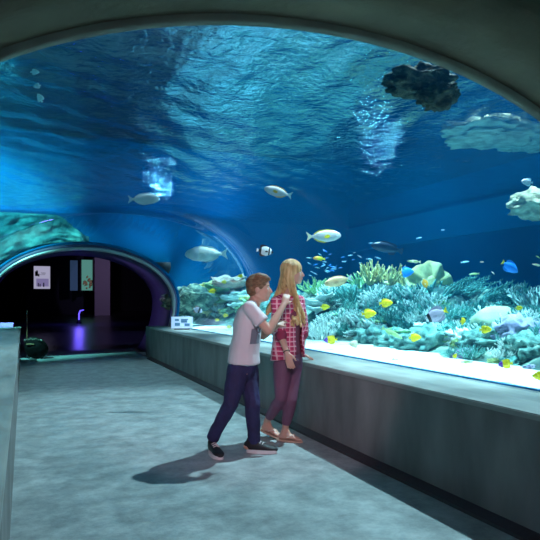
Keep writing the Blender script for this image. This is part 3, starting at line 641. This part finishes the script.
# ---- boy
broot=person('boy with short brown hair in white and grey t-shirt, pointing past the girl',V((at(240,450,4.75).x,at(240,450,4.75).y,0)))
T4=at
fwb=(RX*.97+FX*.1+UP*-.02).normalized(); upb=(UP+RX*.16).normalized()
bsh_r,bsh_l=T4(250,308.5,4.60),T4(252,307.5,4.90)
hip_c=T4(243,368,4.76); chest=T4(248.5,318,4.76); neck=T4(253,302,4.76)
bm=bmesh.new(); SB=-FX
HC=T4(259.2,288.2,4.78)
P_,ax_=head(bm,HC,(RX+UP*.03-FX*.04),upb,1.0)
limb(bm,[T4(253.5,306,4.77),T4(256.5,296,4.775)],[(.05,.052),(.047,.05)],side=SB)
limb(bm,[T4(242,372,4.76),T4(243,350,4.76),T4(246,330,4.76),T4(249,314,4.76),T4(252,305,4.76)],[(.14,.10),(.125,.088),(.14,.1),(.15,.095),(.08,.06)],side=SB)
# right (near) arm to the girl's shoulder
el_r=T4(268.5,331,4.56); wr_r=T4(284.0,304.5,4.72)
limb(bm,[bsh_r,interp(bsh_r,el_r,.5),el_r],[.044,.040,.034]); limb(bm,[el_r,interp(el_r,wr_r,.3),interp(el_r,wr_r,.7),wr_r],[.034,.037,.029,(.025,.02)])
hand(bm,wr_r,(T4(287.5,292,4.80)-wr_r),FX,L=.155,curl=.28,thumb=-1)
el_l=T4(263,336,4.92); wr_l=T4(277,325.5,4.93)
limb(bm,[bsh_l,interp(bsh_l,el_l,.5),el_l],[.043,.039,.033]); limb(bm,[el_l,interp(el_l,wr_l,.5),wr_l],[.033,.032,(.024,.02)])
hand(bm,wr_l,(T4(283.5,320.5,4.99)-wr_l),FX*.6-UP*.6,L=.15,curl=.35,thumb=-1)
# legs (feet inside the shoes)
hpR,knR,anR=T4(238.5,368,4.70),T4(231,404,4.60),T4(212.5,438,4.72)
hpL,knL,anL=T4(248,369,4.82),T4(252.5,407,4.72),T4(254,441.5,4.78)
for a,b_,c_ in ((hpR,knR,anR),(hpL,knL,anL)):
    limb(bm,[a,interp(a,b_,.5),b_],[.078,.068,.05]); limb(bm,[b_,interp(b_,c_,.35),c_],[.05,.049,.032])
fR0,fR1=T4(208.5,446.5,4.80),T4(214.5,453.0,4.60); 
heelR=V((anR.x,anR.y,0))-(RX*.35-FX*.9).normalized()*.055; dR=(RX*.42-FX*.9).normalized()
heelL=V((anL.x,anL.y,0))-RX*.06; dL=(RX*.97-FX*.12).normalized()
limb(bm,[heelR+UP*.05,heelR+dR*.12+UP*.05,heelR+dR*.2+UP*.03],[.03,.032,.02]); limb(bm,[heelL+UP*.05,heelL+dL*.12+UP*.05,heelL+dL*.2+UP*.03],[.03,.032,.02])
body=mark(remesh('body',bm,.0065,3,SK['boy'],None),broot)
face_bits(broot,P_,ax_,1.0,(.1,.12,.1))
# short hair
bm=bmesh.new()
ell(bm,P_(-.017,0,.034),(.096,.083,.088),ax_,4); ell(bm,P_(-.045,0,-.01),(.062,.077,.065),ax_,4)
loft(bm,[P_(.0,.045,.1),P_(.055,.03,.088),P_(.085,.0,.072)],[.03,.026,.014],n=10); loft(bm,[P_(.0,-.045,.1),P_(.055,-.03,.088),P_(.083,-.02,.07)],[.03,.026,.014],n=10)
ell(bm,P_(.03,0,.092),(.05,.055,.025),ax_,3)
def trim_hair(co,no):
    q=co-HC; return co+no*.004*abs(noise.noise(V((q.dot(ax_[0])*30,q.dot(ax_[1])*90,q.dot(ax_[2])*30))))
hr=mark(remesh('hair',bm,.0055,2,mat('brown_hair',rough=.55,ramp=[(.3,(.13,.07,.035)),(.6,(.28,.16,.085)),(.8,(.45,.3,.17))],scale=30,stretch=(1,1,3),bump=.5,bscale=120),None,disp=trim_hair),broot)
# t-shirt: torso and sleeves
bm=bmesh.new()
limb(bm,[T4(243.6,363,4.76),T4(244,352,4.76),T4(246,338,4.76),T4(247.5,325,4.76),T4(250,313,4.76),T4(251.5,307,4.76)],[(.172,.138),(.163,.128),(.158,.118),(.165,.118),(.165,.105),(.10,.075)],side=SB,n=20,ck=(.1,.5))
for sh,el in ((bsh_r,el_r),(bsh_l,el_l)):
    limb(bm,[sh+UP*.005,interp(sh,el,.35),interp(sh,el,.62)],[.058,.060,.067],ck=(1,.12))
    limb(bm,[interp(sh,T4(252,306,4.76),.8),sh],[.055,.055])
tee=mark(remesh('t_shirt',bm,.009,3,None,None,disp=wrinkle(3,.007,7)),broot)
mt=mat('white_jersey',rough=.85,ramp=[(.3,(.66,.6,.64)),(.7,(.78,.73,.76))],scale=3,bump=.2,bscale=12); mg=mat('grey_print',(.2,.21,.26),.8)
tee.data.materials.append(mt)
# printed grey block on the front of the shirt
bm=bmesh.new(); g_=[]
for j in range(9):
    row=[]
    for i in range(7):
        o_=T4(251.5+i*2.2-.25*j,329+j*1.9,4.6); row.append(o_)
    g_.append(row)
from mathutils.bvhtree import BVHTree
bv=BVHTree.FromPolygons([v.co for v in tee.data.vertices],[p.vertices[:] for p in tee.data.polygons])
vv=[]
for row in g_:
    r_=[]
    for q in row:
        loc,no,ix,d=bv.ray_cast(q-FX*.4,FX)
        if loc is None: loc,no,ix,d=bv.find_nearest(q)
        r_.append((bm.verts.new(loc+no*.004),bm.verts.new(loc-no*.004)))
    vv.append(r_)
for j in range(8):
    for i in range(6):
        a,b_,c_,d=vv[j][i],vv[j][i+1],vv[j+1][i+1],vv[j+1][i]; bm.faces.new((a[0],b_[0],c_[0],d[0])); bm.faces.new((d[1],c_[1],b_[1],a[1]))
pr=mk('shirt_print',bm,mg); pr.parent=tee; mark(pr,broot)
# jeans
bm=bmesh.new(); jm=mat('navy_denim',rough=.8,ramp=[(.3,(.014,.014,.06)),(.6,(.026,.025,.1)),(.8,(.055,.052,.16))],scale=7,bump=.4,bscale=30)
limb(bm,[T4(244,356,4.76),T4(243.5,366,4.76),T4(243,373,4.76)],[(.135,.112),(.142,.118),(.12,.1)],side=SB,n=16,ck=(.2,.8))
for a,b_,c_ in ((hpR,knR,anR),(hpL,knL,anL)):
    limb(bm,[a,interp(a,b_,.5),b_,interp(b_,c_,.45),c_+UP*-.005],[.09,.08,.064,.055,.05],ck=(1,.15))
mark(remesh('jeans',bm,.009,3,jm,None,disp=wrinkle(8,.011,9)),broot)
bk=mat('black_canvas',(.012,.013,.018),.6,bump=.2,scale=20); ws=mat('white_rubber',(.75,.73,.74),.5)
shoe(broot,heelR,heelR+dR*.245,UP,bk,ws); shoe(broot,heelL,heelL+dL*.25,UP,bk,ws)
# ---- girl
groot=person('girl with long blond hair in red plaid shirt and purple leggings, hand on the ledge',V((at(285,440,5.2).x,at(285,440,5.2).y,0)))
fg=(RX*.80-FX*.60).normalized(); SG=(-FX*.80-RX*.60).normalized()   # facing, her right side (towards the camera)
gc=T4(288,300,5.17)
HG=T4(292.6,272.2,5.16); fhead=(RX*.985-FX*.16+UP*.02).normalized()
bm=bmesh.new(); G_,gx_=head(bm,HG,fhead,UP,.96,.95)
gsr,gsl=gc+SG*.165+UP*-.01,gc-SG*.165+UP*-.01
limb(bm,[T4(288.5,299,5.17),T4(291,284,5.165)],[(.047,.048),(.043,.045)],side=SG)
ghc=T4(288,360,5.2)
limb(bm,[ghc+UP*-.03,ghc+UP*.05,T4(288,338,5.19),T4(288.5,318,5.18),T4(288.5,304,5.17),T4(288.5,298,5.17)],[(.155,.11),(.15,.105),(.115,.08),(.14,.1),(.15,.085),(.08,.055)],side=SG)
for q in (-1,1): ell(bm,T4(288.5,316,5.18)+fg*.075+SG*.06*q,(.05,.05,.05))
ger,gwr=T4(279.5,331,5.03),T4(287.2,353.5,4.93)
limb(bm,[gsr,interp(gsr,ger,.5),ger],[.043,.038,.033]); limb(bm,[ger,interp(ger,gwr,.35),gwr],[.034,.033,(.023,.019)])
hand(bm,gwr,T4(290.5,366,4.90)-gwr,FX*.95+RX*.2,L=.165,curl=.32,thumb=1)
gel=gsl+V((0,0,-.25))+RX*.05+FX*.06; gwl=T4(302.2,351.2,5.68); gwl.z=ZL+.062
limb(bm,[gsl,interp(gsl,gel,.5),gel],[.042,.037,.032]); limb(bm,[gel,interp(gel,gwl,.4),gwl],[.033,.031,(.023,.019)])
hand(bm,gwl,RX*.9+FX*.45-UP*.42,-UP,L=.165,curl=.22,thumb=-1)
ghr,gkr,gar=ghc+SG*.08+UP*-.03,T4(280.8,399,5.08),T4(266.8,421,5.30)
ghl,gkl,gal=ghc-SG*.08+UP*-.03,T4(290.5,401,5.10),T4(285.0,429,5.16)
for a,b_,c_ in ((ghr,gkr,gar),(ghl,gkl,gal)):
    limb(bm,[a,interp(a,b_,.5),b_],[.085,.07,.048]); limb(bm,[b_,interp(b_,c_,.3),interp(b_,c_,.75),c_],[.048,.05,.034,.029])
gfr=[V(gar)+V((0,0,-.01)),T4(266.0,433,5.30),T4(270.5,436,5.25),T4(274.5,437.5,5.22)]
# right foot: heel a little raised, toes on the floor
d1=(RX*.85-FX*.5).normalized(); hR=V((gar.x,gar.y,0))-d1*.035+UP*.075; tR=hR+d1*.185; tR.z=.028; 
def foot(bm,ank,heel,toe,s):
    d=(toe-heel).normalized(); limb(bm,[ank,interp(ank,heel,.6)+d*.01],[.03,.031])
    loft(bm,[heel+UP*.012,heel+d*.06+UP*.022,heel+d*.11+UP*.015,heel+d*.16+UP*.004],[(.027,.027),(.031,.033),(.037,.022),(.04,.014)],side=s,n=12)
    loft(bm,[ank+d*.005,heel+d*.08+UP*.025],[.028,.024])
    for i in range(5):
        q=heel+d*(.175-.006*i)+s*(.030-.0148*i); loft(bm,[q-d*.02,q,q+d*(.022-.002*i)],[.0095-.0006*i]*3 if i else [.013]*3,n=8)
sR=d1.cross(UP)*-1
foot(bm,gar,hR,tR,sR)
d2=(RX*.93-FX*.36).normalized(); hL=V((gal.x,gal.y,.028))-d2*.04; tL=hL+d2*.19; sL=d2.cross(UP)
foot(bm,gal,hL,tL,sL)
mark(remesh('body',bm,.0065,3,SK['girl'],None),groot)
face_bits(groot,G_,gx_,.96,(.08,.14,.18))
# leggings
lm=mat('plum_leggings',rough=.65,ramp=[(.3,(.15,.065,.12)),(.7,(.22,.10,.18))],scale=4,bump=.1,bscale=20)
bm=bmesh.new(); limb(bm,[ghc+UP*.1,ghc,ghc+UP*-.05],[(.135,.1),(.163,.12),(.14,.11)],side=SG,n=16)
for a,b_,c_ in ((ghr,gkr,gar),(ghl,gkl,gal)):
    e_=interp(b_,c_,.82); limb(bm,[a,interp(a,b_,.5),b_,interp(b_,c_,.3),e_],[.092,.077,.055,.056,.041],ck=(1,.15))
mark(remesh('leggings',bm,.008,3,lm,None,disp=wrinkle(5,.003,8)),groot)
# tank top
bm=bmesh.new(); limb(bm,[T4(288,352,5.19),T4(288,338,5.19),T4(288.5,318,5.18),T4(288.7,308,5.175)],[(.145,.11),(.13,.098),(.148,.112),(.13,.09)],side=SG,n=16)
for q in (-1,1): ell(bm,T4(288.5,316,5.18)+fg*.078+SG*.06*q,(.056,.056,.056))
mark(remesh('tank_top',bm,.008,3,mat('wine_jersey',(.22,.05,.09),.8),None),groot)
# open plaid shirt: a shell around the torso with a gap at the front
def plaid():
    m=mat('red_plaid',(.6,.05,.1),.8); nt=m.node_tree;N=nt.nodes;L=nt.links;b=N['Principled BSDF']; tc=N.new('ShaderNodeTexCoord')
    def band(axis,freq,ph,w):
        d=N.new('ShaderNodeVectorMath'); d.operation='DOT_PRODUCT'; d.inputs[1].default_value=axis; L.new(tc.outputs['Object'],d.inputs[0])
        a=N.new('ShaderNodeMath'); a.operation='MULTIPLY_ADD'; a.inputs[1].default_value=freq; a.inputs[2].default_value=ph; L.new(d.outputs['Value'],a.inputs[0])
        f=N.new('ShaderNodeMath'); f.operation='FRACT'; L.new(a.outputs[0],f.inputs[0]); c=N.new('ShaderNodeMath'); c.operation='LESS_THAN'; c.inputs[1].default_value=w; L.new(f.outputs[0],c.inputs[0]); return c
    hz=tuple((RX*.8+FX*.6)); prev=None
    def mixin(base,fac,col,amt):
        x=N.new('ShaderNodeMix'); x.data_type='RGBA'; k=N.new('ShaderNodeMath'); k.operation='MULTIPLY'; k.inputs[1].default_value=amt; L.new(fac.outputs[0],k.inputs[0]); L.new(k.outputs[0],x.inputs['Factor'])
        if isinstance(base,tuple): x.inputs[6].default_value=(*base,1)
        else: L.new(base.outputs[2],x.inputs[6])
        x.inputs[7].default_value=(*col,1); return x
    c=mixin((.78,.08,.2),band((0,0,1),24,0,.45),(.42,.02,.1),.5); c=mixin(c,band(hz,24,.2,.45),(.42,.02,.1),.45)
    c=mixin(c,band((0,0,1),24,.5,.22),(.95,.62,.68),.8); c=mixin(c,band(hz,24,.7,.22),(.95,.6,.66),.75)
    L.new(c.outputs[2],b.inputs['Base Color']); return m
PM=plaid()
def shell_shirt():
    bm=bmesh.new(); n=40; lv=[(299.5,.095,.07,5.17),(303,.172,.105,5.17),(308,.18,.118,5.175),(317,.175,.132,5.18),(328,.165,.128,5.185),(338,.162,.128,5.19),(348,.17,.137,5.195),(357,.18,.147,5.2)]
    O=[];I=[]
    for j,(py,rs,rf_,D) in enumerate(lv):
        c=T4(288 if j<7 else 287.4,py,D); o_=[];i_=[]; g0=.36+.06*math.sin(j)   # half gap angle at the front
        for k in range(n+1):
            a=g0+(2*PI-2*g0)*k/n; wv=1+.03*math.sin(a*5+j*.8)+.02*math.sin(a*9+j*1.7); dz=-.035*(1-math.cos(a))*.5 if j==7 else 0
            o_.append(bm.verts.new(c+fg*rf_*math.cos(a)*wv+SG*rs*math.sin(a)*wv+UP*dz)); i_.append(bm.verts.new(c+fg*(rf_-.007)*math.cos(a)*wv+SG*(rs-.007)*math.sin(a)*wv+UP*dz))
        O.append(o_);I.append(i_)
    for j in range(len(lv)-1):
        for k in range(n):
            bm.faces.new((O[j][k],O[j][k+1],O[j+1][k+1],O[j+1][k])); bm.faces.new((I[j][k+1],I[j][k],I[j+1][k],I[j+1][k+1]))
        for k in (0,n): bm.faces.new((O[j][k],O[j+1][k],I[j+1][k],I[j][k]))
    for j in (0,len(lv)-1):
        for k in range(n): bm.faces.new((O[j][k],O[j][k+1],I[j][k+1],I[j][k]))
    return bm
ps=mark(mk('plaid_shirt',shell_shirt(),PM),groot)
for nm,sh,el,q in (('right',gsr,ger,1),('left',gsl,gel,-1)):
    bm=bmesh.new(); e2=interp(el,gwr if q==1 else gwl,.12); limb(bm,[interp(sh,gc,.45)+UP*.01,sh+UP*.004,interp(sh,el,.5),interp(sh,el,.9),e2],[.05,.062,.056,.052,.05])
    sl=remesh('sleeve',bm,.008,3,PM,None,disp=wrinkle(12,.007,9)); sl.parent=ps; mark(sl,groot)
    bm=bmesh.new(); w_=gwr if q==1 else gwl; limb(bm,[interp(el,w_,.1),interp(el,w_,.26)],[.052,.05],n=16); cf=mk('cuff',bm,mat('cuff_wine',(.3,.03,.08),.8)); cf.parent=ps; mark(cf,groot)
bm=bmesh.new(); loft(bm,[gc+UP*.012+fg*.085+SG*.06,gc+UP*.035+SG*.075,gc+UP*.05-fg*.07,gc+UP*.035-SG*.075,gc+UP*.012+fg*.085-SG*.06],[(.012,.022)]*5,n=8); co_=mk('collar',bm,PM); co_.parent=ps; mark(co_,groot)
# bracelet
bm=bmesh.new(); d=(ger-gwr).normalized(); pts=[]; s_=d.cross(UP).normalized(); u_=d.cross(s_)
for k in range(17): a=2*PI*k/16; pts.append(gwr+d*.018+s_*.027*math.cos(a)+u_*.027*math.sin(a))
loft(bm,pts,[.004]*17,n=6,cap=False); mark(mk('bracelet',bm,mat('bracelet_black',(.01,.01,.01),.4)),groot)
# long wavy hair: skull cap and locks
hm=mat('blond_hair',rough=.5,ramp=[(.25,(.36,.19,.07)),(.5,(.78,.52,.22)),(.75,(.98,.76,.42))],scale=14,stretch=(3,3,.6),bump=.7,bscale=70)
bm=bmesh.new(); ell(bm,G_(-.016,0,.03),(.1,.086,.094),gx_,4); ell(bm,G_(-.045,0,-.02),(.07,.08,.08),gx_,4)
rh=random.Random(4)
def lock(p,ends,r,ph):
    pts=[V(p)];n=9; 
    for i in range(1,n+1):
        t=i/n; q=interp(interp(p,ends[0],t),interp(ends[0],ends[1],t),t); wv=.012*math.sin(t*13+ph)*t; pts.append(q+SG*wv+fg*wv*.8)
    loft(bm,pts,[(r*(1.1-.25*abs(i/n-.3))*(1 if i<n-2 else (.8 if i<n else .45)),r*.7) for i in range(n+1)],side=SG,n=8)
for k in range(16):   # falling behind the shoulders
    a=-1.35+2.7*k/15; st=G_(-.06*math.cos(a)-.02,.085*math.sin(a)*-1,.0+.02*math.cos(a))
    mid=G_(-.095*math.cos(a)-.03,-.1*math.sin(a),-.1); end=gc-fg*(.12+.03*math.cos(a))+SG*(.155*math.sin(a))+UP*rh.uniform(-.16,-.06)
    lock(st,(mid,end),rh.uniform(.02,.026),rh.random()*6)
for q in (1,-1):      # framing the face and down over the front of each shoulder
    for k in range(9):
        t=k/8; st=G_(.005-.05*t,-q*(.070+.012*t),.055-.03*t); mid=G_(-.02-.045*t,-q*(.094+.01*t),-.1)
        end=gc+fg*(.16-.05*t)+SG*q*(.03+.07*t)+UP*rh.uniform(-.24,-.13); lock(st,(mid,end),rh.uniform(.017,.023),rh.random()*6)
mark(remesh('hair',bm,.0065,2,hm,None),groot)
# flip-flops
ff=mat('tan_flip_flop',(.62,.44,.33),.6)
for (h_,t_,s_) in ((hR,tR,sR),(hL,tL,sL)):
    d=(t_-h_).normalized(); u=s_.cross(d); u=u if u.z>0 else -u; bm=bmesh.new(); n=28; tp=[];bt=[]
    for i in range(n):
        a=2*PI*i/n; x=.085+.125*math.cos(a); w=(.038+.007*math.cos(a))*math.sin(a); q=h_+d*x+s_*w-u*.014; tp.append(bm.verts.new(q)); bt.append(bm.verts.new(q-u*.013))
    bm.faces.new(tp);bm.faces.new(bt[::-1])
    for i in range(n): bm.faces.new((bt[i],bt[(i+1)%n],tp[(i+1)%n],tp[i]))
    sp=mark(mk('flip_flop',bm,ff,smooth=False),groot)
    bm=bmesh.new()
    for q in (-1,1): loft(bm,[h_+d*.155+s_*.016+u*.006,h_+d*.12+s_*(q*.022)+u*.034,h_+d*.07+s_*q*.038+u*.012],[.005]*3,n=6)
    st=mk('strap',bm,mat('strap_pale',(.75,.6,.5),.5)); st.parent=sp; mark(st,groot)
rebase(broot); rebase(groot)

# ---------------------------------------------------------------- dark hall beyond the portal
def bx(name,c,size,m,parent=None,bev=0,rz=0,smooth=False):
    bm=bmbox((-size[0]/2,-size[1]/2,-size[2]/2),(size[0]/2,size[1]/2,size[2]/2),bev); o=mk(name,bm,m,parent,smooth); o.location=c; o.rotation_euler=(0,0,rz); return o
M['column']=mat('column_plaster',(.30,.25,.36),rough=.6,bump=.1,scale=3)
D=45; p=at(103,307,D); cb=bx('column',(p.x,p.y,2.65),(1.15,1.15,5.29),M['column'],rz=-TH*.5); tag(cb,'square lilac grey column standing in the dark hall','column')
e=empty('wall_sign',at(42,277.5,25),'lit white information sign on the dark wall left in the hall','sign',rz=-TH+.39)
scr=mat('lit_sign',(.1,.1,.1),emit=(.62,.6,.85),estr=.55); ink=mat('sign_print',(.02,.02,.05),rough=.8); lil=mat('sign_lilac',(.1,.1,.1),emit=(.35,.3,.62),estr=.5)
bx('panel',(0,0,0),(.66,.05,.98),scr,e); bx('frame',(0,.04,0),(.70,.04,1.02),M['dark'],e)
for (x,z,w,h) in ((-.22,.16,.12,.2),(-.2,.28,.06,.05),(-.13,.1,.05,.12),(.05,.2,.2,.015),(.07,.16,.16,.012),(.02,.12,.22,.012),(-.15,-.32,.04,.16),(-.08,-.34,.04,.13),(.07,-.32,.05,.18)): mk('print',bmbox((x-w/2,-.034,z-h/2),(x+w/2,-.026,z+h/2)),ink,e,smooth=False)
bx('picture',(.02,-.027,-.22),(.5,.004,.34),lil,e)
# lit aquarium window in the hall with its angled reveal
e=empty('display_tank',at(87,275,44),'lit green aquarium window in the dark hall left of the column','aquarium',rz=-TH+.3)
gw=mat('lit_tank_view',(.02,.1,.08),emit=(.12,.38,.32),estr=.55); 
bx('backdrop',(0,.3,0),(.8,.05,2.35),gw,e); bx('frame',(-.46,0,0),(.1,.7,2.5),M['dark'],e); bx('frame',(.46,0,0),(.1,.7,2.5),M['dark'],e)
bx('side_pane',(-.95,.0,-.05),(.55,.04,2.3),mat('dim_pane',(.03,.05,.1),rough=.1,emit=(.03,.06,.13),estr=.6),e)
bm=bmesh.new()
for k in range(14): ell(bm,(rf.uniform(-.3,.35),rf.uniform(.0,.2),rf.uniform(-1.1,-.1)),(rf.uniform(.05,.14),)*3,sub=2)
mk('coral',bm,K['cream'],e)
bx('wall_display',at(80,262,46),(4.6,.2,5.2),M['hall'],rz=-TH)['kind']='structure'
bpy.data.objects['wall_display'].location.z=2.62; bpy.data.objects['wall_display'].location-=RX*2.0
e=empty('floor_lamp',at(79,314,30),'small blue lit lamp low on the floor of the dark hall','lamp'); e.location.z=0
bl=mat('blue_led',(.05,.05,.2),emit=(.12,.08,1),estr=2.0)
bm=bmesh.new(); loft(bm,[(0,0,.1),(0,0,.5),(.06,0,.66),(.22,0,.7)],[.035,.035,.035,.025]); mk('light_tube',bm,bl,e)
bm=bmesh.new(); loft(bm,[(0,0,.02),(0,0,.1)],[.14,.1]); mk('base',bm,M['dark'],e)
l=bpy.data.lights.new('hall_blue','POINT'); l.energy=45; l.color=(.15,.1,1); l.shadow_soft_size=.2; lo=bpy.data.objects.new('hall_blue',l); COL.objects.link(lo); lo.location=at(79,300,29)
# rounded equipment bag and its pole behind the left ledge
e=empty('equipment_bag',at(36,352,12.3),'black equipment bag on the floor just inside the portal by the left wall','bag',rz=-TH); e.location.z=0
bg=mat('bag_nylon',(.004,.004,.005),spec=.15,rough=.8,bump=.4,scale=6); br=mat('bag_trim',(.35,.2,.1),rough=.4); 
z0=.0
bm=bmesh.new(); ell(bm,(0,0,.24),(.235,.2,.2)); ell(bm,(.02,0,.2),(.24,.19,.2)); ell(bm,(-.05,0,.3),(.19,.17,.17))
remesh('bag_body',bm,.02,4,bg,e)
bm=bmesh.new()
for k in range(11):
    a=k/10; q=V((-.18+.36*a,-.16+.03*math.sin(a*9),.4+.03*math.sin(a*PI)+.015*math.sin(k*2.1))); ell(bm,q,(.02,.012,.014),sub=1)
mk('buckle_row',bm,mat('bag_metal',(.55,.5,.45),rough=.25,metal=.8),e)
bm=bmesh.new(); loft(bm,[(-.12,-.2,.32),(-.05,-.215,.33),(.03,-.2,.32)],[.012]*3); mk('zip',bm,br,e)
bm=bmesh.new()
for sx in (-.14,.14): ell(bm,(sx,-.05,.045),(.045,.03,.045),sub=2)
mk('wheel',bm,M['dark'],e)
bm=bmesh.new(); loft(bm,[(-.2,.02,.3),(-.2,.02,.75),(-.2,.02,1.02)],[.009]*3); mk('pull_handle',bm,br,e)
# small slanted graphic panel on the ledge at the portal foot
e=empty('graphic_panel',at(183,320,dirx(183,2.9)),'small pale blue graphic panel on the ledge at the right portal foot','sign',rz=-.25); e.location.z=ZL
gp=mat('graphic_white',(.6,.66,.85),emit=(.45,.55,.8),estr=.35)
R=Matrix.Rotation(.5,4,'X')
o=bx('board',(-.02,0,.14),(.42,.02,.24),gp,e); o.rotation_euler=(-.35,0,0)
gb=mat('graphic_print',(.08,.2,.35))
for (x,z,w,h) in ((-.1,.05,.08,.04),(.05,.06,.14,.02),(.04,.02,.12,.05),(-.09,-.04,.1,.06),(.1,-.05,.1,.05)):
    o=mk('print',bmbox((x-w/2,-.017,z-h/2),(x+w/2,-.011,z+h/2)),gb,e,smooth=False); o.location=(-.02,0,.14); o.rotation_euler=(-.35,0,0)
bx('foot',(-.02,.03,.02),(.3,.1,.04),M['dark'],e)
e=empty('graphic_panel',at(11,325,12.6),'small violet lit panel on the ledge at the left portal foot','sign',rz=-.3); e.location=V((XC-W-.27,12.8,ZL))
o=bx('board',(0,0,.08),(.3,.02,.1),mat('graphic_violet',(.2,.15,.6),emit=(.25,.15,.8),estr=.6),e); o.rotation_euler=(-.6,0,0); bx('foot',(0,.03,.02),(.2,.1,.04),M['dark'],e)
l=bpy.data.lights.new('hall_spot','SPOT'); l.energy=260; l.color=(.75,.6,1); l.spot_size=.75; l.shadow_soft_size=.1; lo=bpy.data.objects.new('hall_spot',l); COL.objects.link(lo); lo.location=at(103,262,38); lo.rotation_euler=(at(103,285,45)-lo.location).to_track_quat('-Z','Y').to_euler()
l=bpy.data.lights.new('passage_lamp','SPOT'); l.energy=60; l.color=(.55,.45,1); l.spot_size=1.0; l.shadow_soft_size=.1; lo=bpy.data.objects.new('passage_lamp',l); COL.objects.link(lo); lo.location=(1.2,13.9,2.2); lo.rotation_euler=(V((3,14.2,1.3))-lo.location).to_track_quat('-Z','Y').to_euler()
l=bpy.data.lights.new('hall_spot','SPOT'); l.energy=200; l.color=(.3,.25,.9); l.spot_size=1.3; l.shadow_soft_size=.2; lo=bpy.data.objects.new('hall_spot',l); COL.objects.link(lo); lo.location=(2.5,20,5); lo.rotation_euler=(0,0,0)

# ---------------------------------------------------------------- lights
def spot(name,loc,aim,power,col,size=70,rad=.06,blend=.4):
    l=bpy.data.lights.new(name,'SPOT'); l.energy=power; l.color=col; l.spot_size=math.radians(size); l.shadow_soft_size=rad; l.spot_blend=blend
    o=bpy.data.objects.new(name,l); COL.objects.link(o); o.location=loc; o.rotation_euler=(V(aim)-V(loc)).to_track_quat('-Z','Y').to_euler(); return o
spot('tank_lamp',(4.68,5.35,5.75),(1.9,4.4,.6),6200,(.75,.95,1),75,.05)
for y in (.8,4.2,7.6,10.8,13.6):
    spot('tank_lamp',(4.6,y,6.4),(5.0,y,.6),12000,(.72,.97,1),50,.06)
for y in (2.5,7.5,12.5): spot('tank_lamp',(-3.4,y,6.4),(-3.4,y,.5),12500,(.42,1,.92),50,.06)
spot('tank_lamp',(-2.6,10.5,6.4),(-1.4,15,1.8),13000,(.3,1,.85),60,.1)  # added green lamp, tints the end wall and its reflection
spot('tank_lamp',(1.6,9.0,6.6),(1.6,8.6,0),1500,(.7,.95,1),64,.4)  # added soft lamp, evens out the floor and lifts the fish
spot('tank_lamp',(-1.9,9.8,6.2),(.9,9.2,0),500,(.6,.9,1),60,.1)
spot('added_fill_spot',(.6,1.3,2.0),(1.95,4.9,.75),170,(1,.66,.8),46,.12)  # pink fill added out of view for the people, no fitting there
spot('added_fill_spot',(.3,-1.2,2.0),(1.2,2.6,0),60,(1,.75,.9),70,.15)  # weaker pink fill added behind the camera for the near floor
def flood(name,loc,aim,label,size=1):
    e=empty(name,loc,label,'lamp'); e.rotation_euler=(V(aim)-V(loc)).to_track_quat('Z','Y').to_euler()
    bm=bmesh.new(); n=20; r0=[(.0,-.1),(.1,-.1),(.14,.0),(.14,.09),(.125,.09),(.12,.02),(.0,.02)]
    rows=[[bm.verts.new((r*math.cos(2*PI*k/n),r*math.sin(2*PI*k/n),z)) for k in range(n)] for r,z in r0]
    for a_,b_ in zip(rows,rows[1:]):
        for k in range(n): bm.faces.new((a_[k],a_[(k+1)%n],b_[(k+1)%n],b_[k]))
    bmesh.ops.remove_doubles(bm,verts=bm.verts[:],dist=1e-5); mk('housing',bm,M['dark'],e)
    e.scale=(size,)*3
    bm=bmesh.new(); bmesh.ops.create_cone(bm,cap_ends=True,segments=20,radius1=.115,radius2=.115,depth=.01,matrix=Matrix.Translation((0,0,.035))); mk('lens',bm,FLM,e,smooth=False)
FLM=mat('glitter_lens',(.8,.8,.8),emit=(.75,.95,1),estr=260)  # lens of the lamps added to make glitter in the ripples
flood('added_glitter_lamp',(3.08,13.9,2.02),(3.07,13.9,4),'small black floodlight added for glitter on the water surface, beside the portal',1.6)
flood('added_glitter_lamp',(6.75,10.1,1.72),(6.7,10.1,3.6),'small black floodlight added for surface glitter, hidden behind the reef crest')
w=bpy.data.worlds.new('World'); sc.world=w; w.use_nodes=True; w.node_tree.nodes['Background'].inputs[0].default_value=(.03,.06,.09,1); w.node_tree.nodes['Background'].inputs[1].default_value=.3
# ---------------------------------------------------------------- camera and view
c=bpy.data.cameras.new('camera'); c.sensor_width=36; c.lens=36*F/540; c.shift_y=(HY-270)/540; c.clip_start=.02; c.clip_end=200
co=bpy.data.objects.new('camera',c); COL.objects.link(co); co.location=(0,0,H); co.rotation_euler=(PI/2,0,-TH); sc.camera=co
sc.view_settings.view_transform='Standard'; sc.view_settings.look='None'; sc.view_settings.gamma=1; sc.view_settings.exposure=0; sc.view_settings.use_curve_mapping=False
sc.cycles.transparent_max_bounces=40; sc.cycles.max_bounces=8; sc.cycles.volume_bounces=0; sc.cycles.sample_clamp_indirect=4
